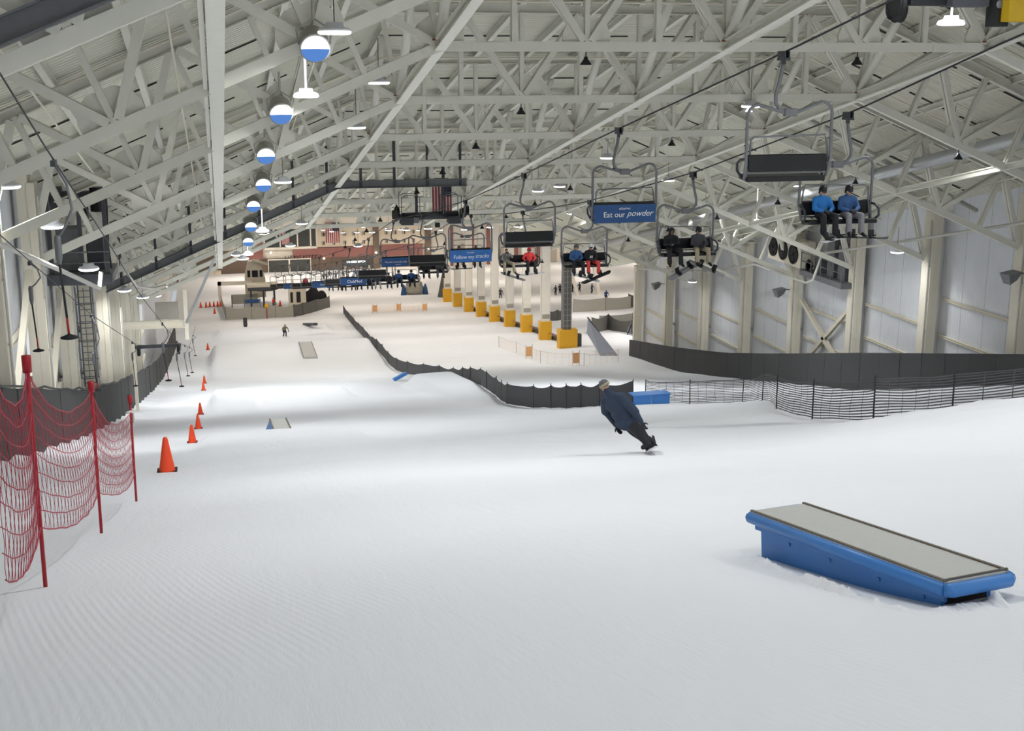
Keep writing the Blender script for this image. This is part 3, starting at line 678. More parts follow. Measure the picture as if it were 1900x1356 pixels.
# ------------------------------------------------------------------ chairlift
def zcab(y): return interp([(14, 3.1), (20, 2.0), (24, 1.25), (28.8, .2), (40.4, -2.18), (52, -4.65), (62, -6.7), (73, -8.65), (82, -9.9), (100, -14.2), (115, -16.9), (145, -22.3), (175, -27.3), (195, -31.0), (208, -33.6)], y)
def zcabr(y): return interp([(14, 3.1), (20, 1.8), (25, .66), (32.5, -1.32), (44.3, -3.98), (57.3, -6.44), (71, -8.5), (83, -9.95), (100, -14.2), (115, -16.9), (145, -22.3), (175, -27.3), (195, -31.0), (208, -33.6)], y)
def xl(y): return 14.4 - .035 * y
def xr(y): return interp([(10, 17.4), (33, 17.32), (44.4, 17.26), (56.4, 16.9), (210, 11.98)], y)
for fx, fz, lab in ((xl, zcab, 'dark haul cable carrying the chairs that go down, backs turned'), (xr, zcabr, 'dark haul cable carrying the chairs with riders coming up')):
    m = MB(); m.tube([(fx(y), y, fz(y)) for y in [14 + i * 2 for i in range(98)]], .024, 6); tag(m.build('haul_cable', M['cable'], None, True), lab, 'cable')
BX = .24                                      # the chair hangs a little outside its grip
def make_chair():
    t = thing('chairlift_chair', '', 'chair'); K = lambda P: [(x + BX, y, z) for x, y, z in P]
    m = MB(); m.box((0, 0, -.15), (.13, .5, .06)); m.box((.055, 0, -.05), (.035, .4, .18)); m.box((-.055, 0, -.05), (.035, .4, .18)); m.box((0, 0, -.22), (.08, .12, .1)); m.build('grip', M['dgrey'], t, bevel=.01)
    MB().tube([(0, 0, -.2), (-.03, 0, -.45), (-.1, 0, -.75), (-.16, 0, -1.0), (-.15, 0, -1.18), (-.04, 0, -1.32), (.2, 0, -1.38)], .046, 10).build('hanger', M['galv'], t, True)
    MB().box((.14 + .1, 0, -1.4), (.32, .17, .19)).build('clamp', M['galv'], t, bevel=.02)
    P = [(-1.07, .12, -3.0), (-1.09, 0, -2.6), (-1.1, 0, -1.85)] + arc((-.82, -1.75), .28, PI, PI / 2, 5, lambda a, b: (a, 0, b + .26)) + [(0, 0, -1.45)] + arc((.82, -1.75), .28, PI / 2, 0, 5, lambda a, b: (a, 0, b + .32)) + [(1.1, 0, -1.8), (1.12, 0, -2.5), (1.07, .12, -2.95)]
    MB().tube(K(P), .041, 8).build('frame', M['galv'], t, True)
    MB().box((BX, .02, -2.6), (2.06, .08, .42), Matrix.Rotation(-.2, 3, 'X')).build('backrest', M['chairseat'], t, bevel=.03)
    m = MB(); m.bar((BX - 1.03, .06, -2.84), (BX + 1.03, .06, -2.84), .04, .04); m.build('seat_rail', M['galv'], t)
    MB().box((BX, .3, -2.97), (2.08, .54, .13), Matrix.Rotation(.1, 3, 'X')).build('seat', M['chairseat'], t, bevel=.04)
    for s in (-1, 1): MB().tube(K([(s * 1.1, 0, -2.5), (s * 1.14, .2, -2.52), (s * 1.14, .42, -2.62), (s * 1.12, .46, -2.8), (s * 1.08, .3, -2.94)]), .034, 8).build('armrest', M['dgrey'], t, True)
    m = MB(); m.tube(K([(-1.05, .06, -2.94), (-.96, .1, -2.4), (-.94, .12, -2.06), (-.86, .12, -1.98), (1.0, .12, -1.94), (1.04, .1, -2.1), (1.08, .06, -2.6)]), .024, 6); m.build('safety_bar', M['galv'], t, True)
    return t
chair0 = make_chair()
first = [True]
def chair(x, y, z, label, group, up):
    if first[0]: first[0] = False; o = chair0; o.location = (x, y, z); o['label'] = label; o['group'] = group; o.rotation_euler = (0, 0, PI if up else 0); return o
    return dup(chair0, (x, y, z), label, group, PI if up else 0)
def sign(ch, m, lines):
    MB().box((BX, -.1, -2.77), (2.14, .03, .6), Matrix.Rotation(-.06, 3, 'X')).build('sign_panel', M[m], ch)
    for body, size, dx, dz, sh in lines: text(body, size, 'signtext', ch, (dx + BX, -.128, -2.77 + dz), (PI/2 - .06, 0, 0), sh)
gl = 'empty chairs going down'
DOWN = [28.8, 40.2, 51.6, 62.4, 73.4, 83.5, 94.5, 105, 116, 127, 138, 149, 160, 171, 182]
labs = ['nearest empty black lift chair, back turned, high at right', 'lift chair whose navy back panel reads Eat our powder', 'empty black lift chair with its back turned, above the rider in red', 'lift chair whose bright blue back panel reads Follow my tracks', 'empty black lift chair with its back turned, left of the bright blue sign', 'lift chair whose navy back panel carries a long line of small writing', 'empty black lift chair just left of the long small writing', 'far lift chair whose navy panel reads as the resort name']
for i, y in enumerate(DOWN):
    c = chair(xl(y), y, zcab(y), labs[i] if i < len(labs) else 'far empty lift chair near the lower station, back turned', gl, False)
    if i == 1: sign(c, 'signblue', [('#ClubMed', .09, -.02, .17, .1), ('Eat our', .25, -.38, -.03, 0), ('powder', .28, .5, .0, .45)])
    if i == 3: sign(c, 'signblue2', [('#ClubMed', .09, -.02, .17, .1), ('Follow my', .25, -.36, -.05, 0), ('tracks', .28, .56, -.02, .45)])
    if i == 5: sign(c, 'signblue', [('May the course be with you', .155, 0, .03, 0), ('#ClubMed', .08, 0, -.15, .1)])
    if i == 7: sign(c, 'signblue', [('ClubMed', .34, .1, .0, 0)])
    if i in (9, 12): sign(c, 'signblue', [('ClubMed', .22, .1, .0, 0)])
UP = [32.9, 44.4, 56.4, 68.0, 80.5, 92.0, 103.5, 115, 127, 139, 151, 163, 175]
ul = ['lift chair carrying the two riders in blue jackets under black helmets', 'lift chair carrying two riders in dark tops, one in khaki trousers', 'lift chair carrying the rider in red trousers', 'lift chair carrying the rider in a red jacket', 'lift chair with two dark riders behind the bright blue sign']
CH_UP = []
for i, y in enumerate(UP):
    chair(xr(y), y, zcabr(y), ul[i] if i < 5 else 'far occupied lift chair coming up from the lower station', 'occupied chairs coming up', True)
def rider(i, dx, label, J, jk, tr, board=None, **kw):
    y = UP[i]; loc = (xr(y) + dx - BX - .06, y - .27, zcabr(y) - 2.87); v = kw.pop('bdrot', (.15, .1, .05)); bo = kw.pop('bdoff', (0, 0, 0))
    person(label, loc, J, jk, tr, 0, **kw)
    if board: snowboard(board[0], (loc[0] + bo[0], loc[1] - .58 + bo[1], loc[2] - .5 + bo[2]), v, 1.5, .27, board[1])
rider(0, -.46, 'rider in bright blue jacket and black trousers on the nearest occupied chair', sit(.16, 'lap'), 'jblue', 'pblack', ('snowboard hanging under the rider in bright blue jacket', 'boardw'), bdrot=(.02, -.06, .5), bdoff=(.1, -.1, 0), hg='helmet')
rider(0, .32, 'rider in blue and black jacket with grey trousers on the nearest occupied chair', sit(.17, 'lap', .02), 'jdenim', 'pgrey', ('snowboard under the rider in grey trousers', 'boardk'), bdrot=(.02, .05, -.1), bdoff=(.2, 0, 0), hg='helmet')
rider(1, -.58, 'rider in black hooded top looking down at the hands', sit(.2, 'phone', .02), 'jblack', 'pblack', ('snowboard tilted up to the right under the hooded rider', 'board'), bdrot=(.5, -.42, .2), bdoff=(.35, 0, -.12), headgear=None, hood=True, logo=True, skin='skind')
rider(1, .5, 'rider in dark patterned jacket and khaki trousers with black helmet', sit(.2, 'lap'), 'jgrey', 'pkhaki', ('snowboard tilted down to the right under the rider in khaki trousers', 'board'), bdrot=(.5, .4, -.1), bdoff=(.12, 0, -.08), hg='helmet')
rider(2, -.42, 'rider in denim blue jacket and dark trousers beside the red trousers', sit(.2, 'lap', .03), 'jdenim', 'pblack', ('snowboard tilted down to the right under the denim blue jacket', 'boardw'), bdrot=(.4, .3, 0), bdoff=(.3, 0, -.06), hg='beanie', goggles=False)
rider(2, .3, 'rider in red trousers and black printed top with white helmet', sit(.22, 'lap'), 'jblack', 'pred', ('snowboard tilted up to the right under the red trousers', 'boardk'), bdrot=(.4, -.36, 0), bdoff=(.1, 0, -.08), hg='helmetw', logo=True)
rider(3, -.66, 'rider in open black jacket and khaki trousers with a hand at the chin', sit(.22, 'face', -.02, fr=.1), 'jbright', 'pkhaki', ('snowboard tilted down to the right under the rider with a hand at the chin', 'board'), bdrot=(.4, .34, 0), bdoff=(.2, 0, -.1), headgear=None)
rider(3, .62, 'rider in red jacket and red helmet with black trousers', sit(.18, 'wide'), 'jred', 'pblack', ('snowboard under the rider in red jacket', 'boardw'), bdrot=(.2, -.08, 0), hg='helmetr')
rider(4, -.55, 'rider in black hood seen over the bright blue sign', sit(.17, 'lap'), 'jblack', 'pblack', ('pale snowboard below the bright blue sign', 'boardw'), bdrot=(.2, .0, 0), headgear=None, hood=True)
rider(4, .55, 'rider in dark hood at the right end over the bright blue sign', sit(.16, 'lap'), 'jgrey', 'pdark', None, headgear='beanie', hg='beanie')
far_r = [('jblack', 'pblack'), ('jgrey', 'jgrey'), ('jdenim', 'pdark'), ('jdenim', 'pblack'), ('jnavy', 'pgrey'), ('jblack', 'pdark'), ('jblack', 'pblack'), ('jnavy', 'pdark')]
n = 0
for i in (5, 6, 7, 8, 9, 10):
    for dx in (-.55, .5):
        jk, tr = far_r[n % 8]; n += 1
        rider(i, dx, 'rider in dark ski clothes on a far chair coming up', sit(.16 + .02 * (n % 3), ['lap', 'wide', 'lap'][n % 3]), jk, tr, None, headgear='helmet', hg='helmet', vox=.035, group='riders on the far chairs')

# lift support hung from the roof, with its sheaves
def sheave(t, c, r, w, axis_rot=None):
    q = axis_rot if axis_rot is not None else Matrix.Rotation(PI/2, 3, 'Y')
    MB().lathe([(r * .35, -w / 2), (r * .9, -w / 2), (r, -w / 2), (r, -w * .3), (r * .9, -w * .12), (r * .9, w * .12), (r, w * .3), (r, w / 2), (r * .9, w / 2), (r * .35, w / 2)], 20, c, q).build('sheave', M['rubber'], t, True)
def lift_support(y, z, label, x0, x1):
    t = thing('lift_support', label, 'lift support', ((x0 + x1) / 2, y, z)); h = (x1 - x0) / 2
    MB().tube([(-h + .4, 0, 0), (h - .4, 0, .05)], .26, 14).build('cross_tube', M['dgrey'], t, True)
    for s in (-1, 1):
        for i in range(4): sheave(t, (s * h, -1.05 + .7 * i, (.23 if y > 50 else -.1) - .2 * (-1.05 + .7 * i)), .3, .16)
        MB().bar((s * (h - .17), -1.3, .2), (s * (h - .17), 1.3, -.34), .1, .3).build('sheave_arm', M['dgrey'], t)
        MB().box((s * (h - .7), 0, -.25), (.8, 1.1, .5)).build('sheave_mount', M['dgrey'], t, bevel=.04)
        for yy in (-.6, .6): MB().tube([(s * (h - .3), yy, .2), (s * (h - .3), yy, 1.3), (s * (h - .6), yy, 1.45), (s * (h - 1.3), yy, 1.45), (s * (h - 1.5), yy, 1.3), (s * (h - 1.5), yy, .2)], .03, 6).build('guard_rail', M['galv'], t, True)
    MB().box((-h + 1.0, 0, -.2), (.9, .9, .35)).build('work_platform', M['grey'], t)
    for s in (-1, 1):
        m = MB()
        for yy in (-.25, .25): m.bar((s * .9, yy, .2), (s * .9, yy, 3.2), .1, .1)
        for zz in (.7, 1.3, 1.9, 2.5): m.bar((s * .9, -.25, zz), (s * .9, .25, zz), .05, .05)
        m.build('hanger_frame', M['dgrey'], t)
    MB().box((.4, -.4, -.55), (.3, .25, .3)).build('camera_box', M['black'], t)
    return t
lift_support(82.5, zcab(82.5) + .12, 'dark grey lift cross tube with black sheaves hung below the far grey girder', xl(82.5), xr(82.5))
t = thing('lift_support', 'black sheave train and ochre case cut off by the top right edge', 'lift support', (14.9, 24.6, 1.45))
for i, (x, y_, z_) in enumerate([(-1.1, -.2, -.32), (-.9, .25, -.36), (-.62, .6, -.4)]): sheave(t, (x, y_, z_), .26, .15)
MB().box((.05, .1, -.18), (1.5, .25, .3)).build('sheave_arm', M['black'], t, bevel=.03)
MB().box((.55, 0, -.24), (.85, .5, .22)).build('cross_head', M['dgrey'], t, bevel=.02)
MB().box((1.27, -.1, -.3), (.3, .4, .9)).build('bracket_plate', M['black'], t, bevel=.02)
m = MB(); m.lathe([(.05, -.02), (.09, 0), (.05, .02)], 14, (1.17, -.32, -.3), Matrix.Rotation(PI/2, 3, 'X')); m.build('grip_ring', M['galv'], t, True)
MB().box((1.45, -.45, -.35), (.46, .3, .62)).build('ochre_case', M['yellowcase'], t, bevel=.02)
MB().box((1.78, -.3, -.2), (.12, .35, .6)).build('end_plate', M['black'], t)
MB().bar((0, .2, 0), (0, .2, 3.2), .14, .14).build('hanger_frame', M['dgrey'], t)

# grey girders that carry the lift
def girder(y, label, x1, drop, name='lift_girder'):
    t = thing(name, label, 'girder', (0, y, zr(y, CH)))
    m = MB(); P = [(-6.6, 0, chord(-6.6) - CH + drop), (XL, 0, drop)] + ([(x1, 0, drop)] if x1 > XL else [])
    for a, b in zip(P, P[1:]): m.ibeam(a, b, .34, .46, .04)
    m.build('beam', M['grey'], t)
    xx = -5.6
    while xx < x1 - .3:
        z = chord(xx) - CH + drop
        MB().bar((xx, 0, z - .2), (xx, 0, z + 2.6), .15, .15).build('hanger_post', M['dgrey'], t); xx += 2.05
    return t
girder(Y0 - 2 * D - .35, 'dark grey girder with hanger posts at the top left corner', XL, .45)
girder(Y0 + 4 * D - .42, 'long grey girder with hanger posts in front of the seventh truss, above the flag', 15.3, 0)
fl = thing('flag', 'american flag hanging from the far grey girder', 'flag', (14.75, 83.4, -7.95))
def flag(t, w, h, hoist=True):
    for i in range(7): MB().grid([[(-w / 2 + w * (i * 2 + a) / 13, .02 * math.sin(zz * 4 + i), -h * zz) for a in (0, 1)] for zz in [k / 8 for k in range(9)]]).build('red_stripe', M['flagred'], t)
    for i in range(6): MB().grid([[(-w / 2 + w * (i * 2 + 1 + a) / 13, .02 * math.sin(zz * 4 + i), -h * zz) for a in (0, 1)] for zz in [k / 8 for k in range(9)]]).build('white_stripe', M['flagwhite'], t)
    MB().box((w / 2 - w * .27, -.035, -h * .21), (w * .54, .02, h * .42)).build('canton', M['flagblue'], t)
    m = MB()
    for r in range(6):
        for c in range(5): m.box((w * (.02 + .46 * c / 4), -.05, -h * (.04 + .34 * r / 5)), (w * .03, .01, w * .03))
    m.build('stars', M['flagwhite'], t); MB().tube([(-w / 2 - .1, 0, .03), (w / 2 + .1, 0, .03)], .04, 8).build('rod', M['black'], t)
flag(fl, 1.3, 1.85)
fl2 = thing('flag', 'large american flag hanging before the far pale building', 'flag', (22.6, 253.2, -31.2)); flag(fl2, 2.7, 4.0)
fl3 = thing('flag', 'faded american flag behind the dark far glazing', 'flag', (13.4, 254.0, -32.7)); flag(fl3, 1.6, 2.6)

# ------------------------------------------------------------------ grinding boxes
def place(t, o, ax, ay):                      # orient a thing by its long axis and side axis
    ax = V(ax).normalized(); ay = V(ay); ay = (ay - ax * ay.dot(ax)).normalized(); t.location = o; t.rotation_euler = Matrix((ax, ay, ax.cross(ay))).transposed().to_euler()
def snow_ridge(x0, y0, x1, y1, n, seed, wd=.07, hmax=.1):
    r = random.Random(seed); m = MB(); rows = []; dv = V((x1 - x0, y1 - y0, 0)).normalized(); nv = V((dv.y, -dv.x, 0)); hh = .03
    for i in range(n + 1):
        u = i / n; hh = max(.008, min(hmax, hh + r.uniform(-.014, .014))) * min(1, (i + .5) / 4, (n - i + .5) / 4); w = wd * r.uniform(.6, 1.3); row = []
        if r.random() < .03: hh = hmax * r.uniform(.8, 1.2)
        for k, (a, b) in enumerate(((-1.6, -.02), (-.7, .35), (-.25, .8), (0, 1), (.3, .75), (.8, .3), (1.5, -.02))):
            p = V((lerp(x0, x1, u), lerp(y0, y1, u), 0)) + nv * (a * w + r.uniform(-.008, .008)); row.append((p.x, p.y, ground(p.x, p.y) + (hh * b * r.uniform(.8, 1.15) if b > 0 else -.02)))
        rows.append(row)
    return m.grid(rows)
t = thing('box_rail', 'large blue box rail with grey top at lower right of the near snow', 'box rail')
place(t, (3.93, 8.66, -3.4), (.33, -2.17, .28), (.53, .08, 0.0))
LB, WB = 2.21, .5
MB().box((LB / 2, WB / 2, -.012), (LB, WB, .024)).build('slide_surface', M['boxtop'], t, bevel=.006)
m = MB()
for y in (0.0, WB): m.tube([(-.0, y, -.05), (LB, y, -.05)], .045, 10)
m.tube([(LB, 0, -.05), (LB + .035, .03, -.05), (LB + .035, WB - .03, -.05), (LB, WB, -.05)], .045, 10); m.tube([(0, 0, -.05), (-.03, .03, -.05), (-.03, WB - .03, -.05), (0, WB, -.05)], .04, 10)
m.build('rim', M['blue'], t, True)
m = MB(); m.bar((0, .012, .004), (LB, .012, .004), .022, .012); m.bar((0, WB - .012, .004), (LB, WB - .012, .004), .022, .012); m.bar((LB - .012, 0, .004), (LB - .012, WB, .004), .012, .022); m.build('worn_edge', M['edge'], t)
m = MB(); m.box((LB / 2 - .02, .07, -.3), (LB - .16, .03, .5)); m.build('side_panel', M['blue'], t); m = MB(); m.box((LB / 2 - .02, WB - .07, -.3), (LB - .16, .03, .5)); m.build('side_panel', M['blue'], t)
MB().box((.07, WB / 2, -.3), (.03, WB - .14, .5)).build('end_panel', M['blue'], t); MB().box((LB - .12, WB / 2, -.3), (.03, WB - .14, .45)).build('end_panel', M['conebase'], t)
m = MB(); m.bar((.0, .05, -.125), (LB - .05, .05, -.125), .02, .05)
for x in (.45, .95, 1.5, 1.95): m.box((x, .048, -.17), (.025, .012, .025))
m.build('lip_angle', M['blue'], t)
m = snow_ridge(3.86, 8.75, 4.03, 6.5, 130, 3, .06, .06); m2 = snow_ridge(4.02, 6.44, 4.62, 6.4, 60, 4, .11, .085); m.add(m2.v, m2.f); cl = m.build('snow_ridge', M['snow'], None, True); tag(cl, 'ragged crumbly snow heaped along the foot of the large blue box rail', 'snow', None); cl['kind'] = 'stuff'
def small_box(label, o, ax, ay, L, Wd, H, side, top='boxtop'):
    t = thing('box_rail', label, 'box rail'); place(t, o, ax, ay)
    MB().box((L / 2, Wd / 2, -.02), (L, Wd, .04)).build('slide_surface', M[top], t)
    for y, s in ((0, -1), (Wd, 1)):
        m = MB(); vs = [(0, y, -.01), (L, y, -.01), (L, y + s * H * .45, -H), (0, y + s * H * .45, -H)]; m.add(vs + [(a, b - s * .05, c) for a, b, c in vs], [(0, 1, 2, 3), (7, 6, 5, 4), (0, 4, 5, 1), (1, 5, 6, 2), (2, 6, 7, 3), (3, 7, 4, 0)]); m.build('side_panel', M[side], t)
    m = MB(); m.box((0.02, Wd / 2, -H / 2), (.04, Wd, H)); m.build('end_panel', M[side], t)
    m = MB(); m.bar((0, .0, .01), (L, .0, .01), .05, .05); m.bar((0, Wd, .01), (L, Wd, .01), .05, .05); m.build('edge_rail', M['edge'], t)
    return t
gz = ground(1.9, 47.2)
small_box('small box rail with blue side on the lip of the nearest jump', (2.42, 46.4, gz + .08), (0, 5.2, -.84), (-.66, 0, 0), 5.2, .66, .62, 'blue')
gz = ground(8.3, 131)
small_box('grey box rail with dark edges lying on the large far jump', (9.3, 126, ground(8, 126) + .16), (.2, 10.5, ground(8.3, 136.5) - ground(8, 126)), (-1.35, 0, 0), 10.5, 1.35, .4, 'boxtop')
t = thing('box_rail', 'long blue box behind the snowboarder by the gap in the black fence', 'box rail'); gx, gy = 19.6, 57.4; gz = ground(gx, gy)
place(t, (19.1, 56.0, ground(19.1, 56) + .42), (1.8, .1, -.02), (-.1, .6, 0))
MB().box((.95, .3, .02), (1.95, .72, .07)).build('slide_surface', M['blue'], t, bevel=.02)
for i in range(2): MB().box((.47 + i * .95, .0, -.3), (.92, .05, .58)).build('side_panel', M['blue'], t)
for lab, p, d in (('dark stub rail standing upright on the far left snow below the mesh fence', (3.3, 176), (0, .3, 1)), ('dark narrow rail lying on the far snow right of the standing skier', (10.9, 168.5), (1.1, -5.5, .9))):
    t = thing('rail', lab, 'rail', (p[0], p[1], ground(*p))); MB().bar((0, 0, .1), V(d) * 1.0 + V((0, 0, .25)), .55, .35).build('tube', M['dgrey'], t, bevel=.08); MB().box((0, 0, .02), (.4, .4, .25)).build('foot', M['dgrey'], t)
t = thing('rail', 'dark curved tube half buried in snow beside the far end of the black fence', 'rail', (13.6, 139, ground(13.6, 139))); MB().tube([(-.65, 0, .05), (-.3, 0, .16), (.3, 0, .16), (.65, 0, .05)], .11, 8).build('tube', M['dgrey'], t, True)
t = thing('rail', 'small blue rail end poking up left of the black fence', 'rail', (14.2, 101.5, ground(14.2, 101.5))); MB().bar((-.5, 0, .1), (.6, .3, .55), .3, .25).build('tube', M['blue'], t)

# ------------------------------------------------------------------ traffic cones
cone0 = None
def cone(x, y, h, label, group, flag_=False):
    global cone0
    if cone0 is None:
        cone0 = thing('traffic_cone', label, 'cone', (x, y, ground(x, y)), 0, group)
        MB().lathe([(.155, .03), (.15, .06), (.05, .66), (.035, .7), (1e-6, .705)], 20).build('cone_body', M['orange'], cone0, True); MB().box((0, 0, .018), (.38, .38, .036)).build('base', M['conebase'], cone0, bevel=.01); o = cone0
    else: o = dup(cone0, (x, y, ground(x, y)), label, group)
    s = h / .7; o.scale = (s, s, s); return o
G1 = 'cones down the left edge of the run'
for i, (x, y, h) in enumerate([(-1.3, 27.2, .78), (-1.3, 48.0, .72), (-1.32, 60.5, .72), (-1.45, 74.2, .72), (-1.66, 103, .72), (-1.69, 112, .72), (-1.6, 146, .8)]):
    cone(x, y, h, 'orange traffic cone on the left edge of the run, %s' % (['nearest and largest', 'second from the camera', 'third from the camera', 'fourth from the camera', 'fifth from the camera', 'sixth from the camera', 'farthest of the line'][i]), G1)
for x in (-3.05, -2.2, -1.6, -.95, -.35, .1): cone(x, 210, .95, 'small far orange cone in a row across the run at the left', 'far row of cones')
cone(-.85, 200, .9, 'small far orange cone alone in front of the cone row', None)
for x, y in ((9.6, 207), (12.6, 207.5)): cone(x, y, 1.0, 'far orange cone beside the lower lift station', 'cones at the lower station')

# ------------------------------------------------------------------ fences
def fence(pts, h, label, dense, sag=.1, lean=.03, name='mesh_fence', pole_h=.12, netm='blacknet', polem='fpole', rows=14, cover=.45, base=.04, group=None):
    x0, y0 = pts[0]; t = thing(name, label, 'fence', (x0, y0, ground(x0, y0)), 0, group); z0 = ground(x0, y0); r = random.Random(len(label))
    for i, (x, y) in enumerate(pts):
        z = ground(x, y) - z0; lx = r.uniform(-lean, lean); MB().tube([(x - x0, y - y0, z - .2), (x - x0 + lx, y - y0, z + h + pole_h)], .022, 6).build('pole', M[polem], t, True)
    for (xa, ya), (xb, yb) in zip(pts, pts[1:]):
        n = 10; sg = sag * r.uniform(.5, 1.5); m = MB(); dirv = V((xb - xa, yb - ya, 0)).normalized(); nv = V((-dirv.y, dirv.x, 0))
        def P(u, v):
            x, y = lerp(xa, xb, u), lerp(ya, yb, u); s = 4 * u * (1 - u)
            z = lerp(lerp(ground(xa, ya), ground(xb, yb), u), ground(x, y), .7)
            w = nv * (.06 * s * math.sin(v * 3 + xa))
            return (x - x0 + w.x, y - y0 + w.y, z - z0 + base + v * (h - sg * s) + .012 * math.sin(9 * u + 7 * v + xa))
        if dense == 'solid':
            m.grid([[P(i / n, v) for i in range(n + 1)] for v in (0, .25, .5, .75, 1)])
        else:
            for k in range(rows):
                a = k / rows; b = a + cover / rows; m.grid([[P(i / n, v) for i in range(n + 1)] for v in (a, b)])
            m.grid([[P(i / n, v) for i in range(n + 1)] for v in (.985, 1.02)])
            for i in range(1, 6): m.grid([[P(i / 6 + d, v) for d in (-.003, .003)] for v in (0, .33, .66, 1)])
        m.build('mesh_panel', M[netm], t, True)
    return t
fence([(20.6, 58.6), (21.4, 54.5), (22.3, 50.5), (20.9, 45.4), (18.4, 38.8), (16.6, 32.6), (15.95, 28.0), (18.3, 28.2), (22.2, 26.4)], 1.08, 'black slatted net fence crossing the right of the run in front of the wall pad', 'rows', .06)
CF = [(19.9, 58.4), (17.9, 57.6), (16.9, 57.4), (16.05, 57.0), (15.6, 58.2), (15.3, 60.5), (15.05, 65.5), (15.5, 68.8), (16.1, 73), (16.6, 78), (17.0, 82), (17.3, 87), (17.5, 91), (17.6, 95.5), (17.3, 100), (16.6, 104), (16.0, 109), (15.7, 114), (15.7, 120), (15.9, 126), (16.1, 132), (16.4, 139), (16.7, 146), (17.0, 153), (17.3, 161), (17.6, 170), (17.9, 180), (18.3, 191)]
fence(CF[::-1], 1.15, 'long black net fence winding down the middle of the slope beneath the chairlift', 'solid', .13)
gf = 'grey mesh fences around the lower station'
fence([(.3, 209), (.8, 188), (4.5, 188), (8, 188.5), (10.7, 189)], 1.9, 'low grey mesh fence with pale print around the lower lift station', 'solid', .25, netm='netgrey', polem='fpole', pole_h=.05)
fence([(10.7, 189), (12.2, 191), (14.6, 196), (17.2, 202), (18.0, 212)], 1.9, 'dark mesh fence curving round the right of the lower lift station', 'solid', .15, netm='netdark', pole_h=.05)
fence([(22.5, 189.5), (26.0, 190), (30.2, 188)], 1.0, 'faint orange net fence on the far snow left of the yellow padded pillars', 'rows', .15, netm='netorange', polem='netorange', rows=10, cover=.3)
fence([(29.9, 134), (30.2, 127), (30, 116), (33.2, 112), (37.4, 114.5)], 1.15, 'pale orange net fence below the nearest yellow padded pillar', 'rows', .12, netm='netorange', polem='netgrey', rows=8, cover=.12)
for i, (x, y, l) in enumerate([(30.1, 121, 'orange marker panel on the pale net fence, left one'), (32.6, 112.6, 'orange marker panel on the pale net fence, right one'), (22.9, 189.2, 'orange marker panel on the far net fence, leftmost'), (26.6, 189.5, 'orange marker panel on the far net fence, middle one'), (30.3, 187.5, 'orange marker panel on the far net fence, rightmost')]):
    t = thing('marker_panel', l, 'marker', (x, y, ground(x, y))); MB().box((0, -.08, .75), (.62, .05, 1.0)).build('panel', M['orangepanel'], t); MB().tube([(-.33, 0, -.1), (-.33, 0, 1.45)], .025, 6).build('pole', M['netgrey'], t); MB().tube([(.33, 0, -.1), (.33, 0, 1.45)], .025, 6).build('pole', M['netgrey'], t)
gb = 'grey mesh fences of the beginner area'
fence([(50.5, 176), (55.5, 176.5), (60, 178)], 1.9, 'low grey mesh fence behind the nearest pillar, far side of the beginner area', 'solid', .2, netm='netgrey')
fence([(60.2, 180), (63.5, 177), (64.5, 170)], 2.1, 'grey mesh fence sagging beside the two walking figures', 'solid', .5, netm='netdark')
fence([(48, 155), (53, 156.5), (57, 158)], 1.1, 'grey mesh fence below the two walking figures', 'solid', .15, netm='netgrey')
fence([(43.3, 143), (46.5, 146.5), (47.5, 139), (48.3, 134)], 2.0, 'dark mesh fence slumped between the two silver blue boards', 'solid', .7, netm='netdark')
fence([(43.4, 165), (44.6, 163.5), (46, 165)], 1.5, 'small dark mesh fence just right of the second padded pillar', 'solid', .2, netm='netdark')
fence([(64.6, 168), (71, 170)], 1.0, 'orange banner fence behind the first right wall column', 'solid', .1, netm='orangepanel', polem='netgrey')

# red safety net at the left
t = thing('safety_net', 'red safety net on slim red poles at the left foreground', 'safety net', (-1.47, 10.0, ground(-1.47, 10)))
NP = [(-1.30, 7.35, 1.92), (-1.47, 10.0, 1.86), (-1.42, 14.0, 1.72), (-1.36, 18.6, 1.6), ]
o0 = V((-1.47, 10.0, ground(-1.47, 10)))
tops = []
for i, (x, y, h) in enumerate(NP):
    b_ = V((x, y, ground(x, y))) - o0; tp = b_ + V((.02, -.05, h)); tops.append((b_, tp))
    if i:
        MB().tube([b_ - V((0, 0, .25)), lerp(b_, tp, .4), tp], .017, 8).build('pole', M['redpole'], t, True)
        MB().tube([lerp(b_, tp, .95), lerp(b_, tp, 1.02)], [.034, .036], 10).build('pole_cap', M['redpole'], t, True)
for i in range(3):
    (ba, ta), (bb, tb) = tops[i], tops[i + 1]; rr = random.Random(i)
    lo = (.27, .27, .28, .27); hi = (.96, .95, .95, .86)
    def P(u, v):
        a = lerp(ba, ta, lerp(lo[i], hi[i], v)); b = lerp(bb, tb, lerp(lo[i + 1], hi[i + 1], v)); p = lerp(a, b, u); s = 4 * u * (1 - u)
        p = p - V((0, 0, s * (.14 + .12 * v))) + V((.05 * s * math.sin(3 * v + i), 0, 0)); return p
    m = MB()
    for k in range(9):
        v = k / 8; m.tube([P(u / 14, v) + V((rr.uniform(-.006, .006), 0, rr.uniform(-.008, .008))) for u in range(15)], (.006 if k in (0, 8) else .0042), 4, False)
    m.build('net_rope', M['rednet'], t, True)
    m = MB(); L = (bb - ba).length; n = int(L / .085)
    for q in range(1, n):
        u0 = q / n; zz = []
        for k in range(17):
            v = k / 16; u = u0 + (.45 / n) * math.sin(k * PI / 2 + q * PI) + rr.uniform(-.15, .15) / n; zz.append(P(min(1, max(0, u)), v))
        m.tube(zz, .0024, 3, False)
    m.build('net_mesh', M['rednet'], t, True)
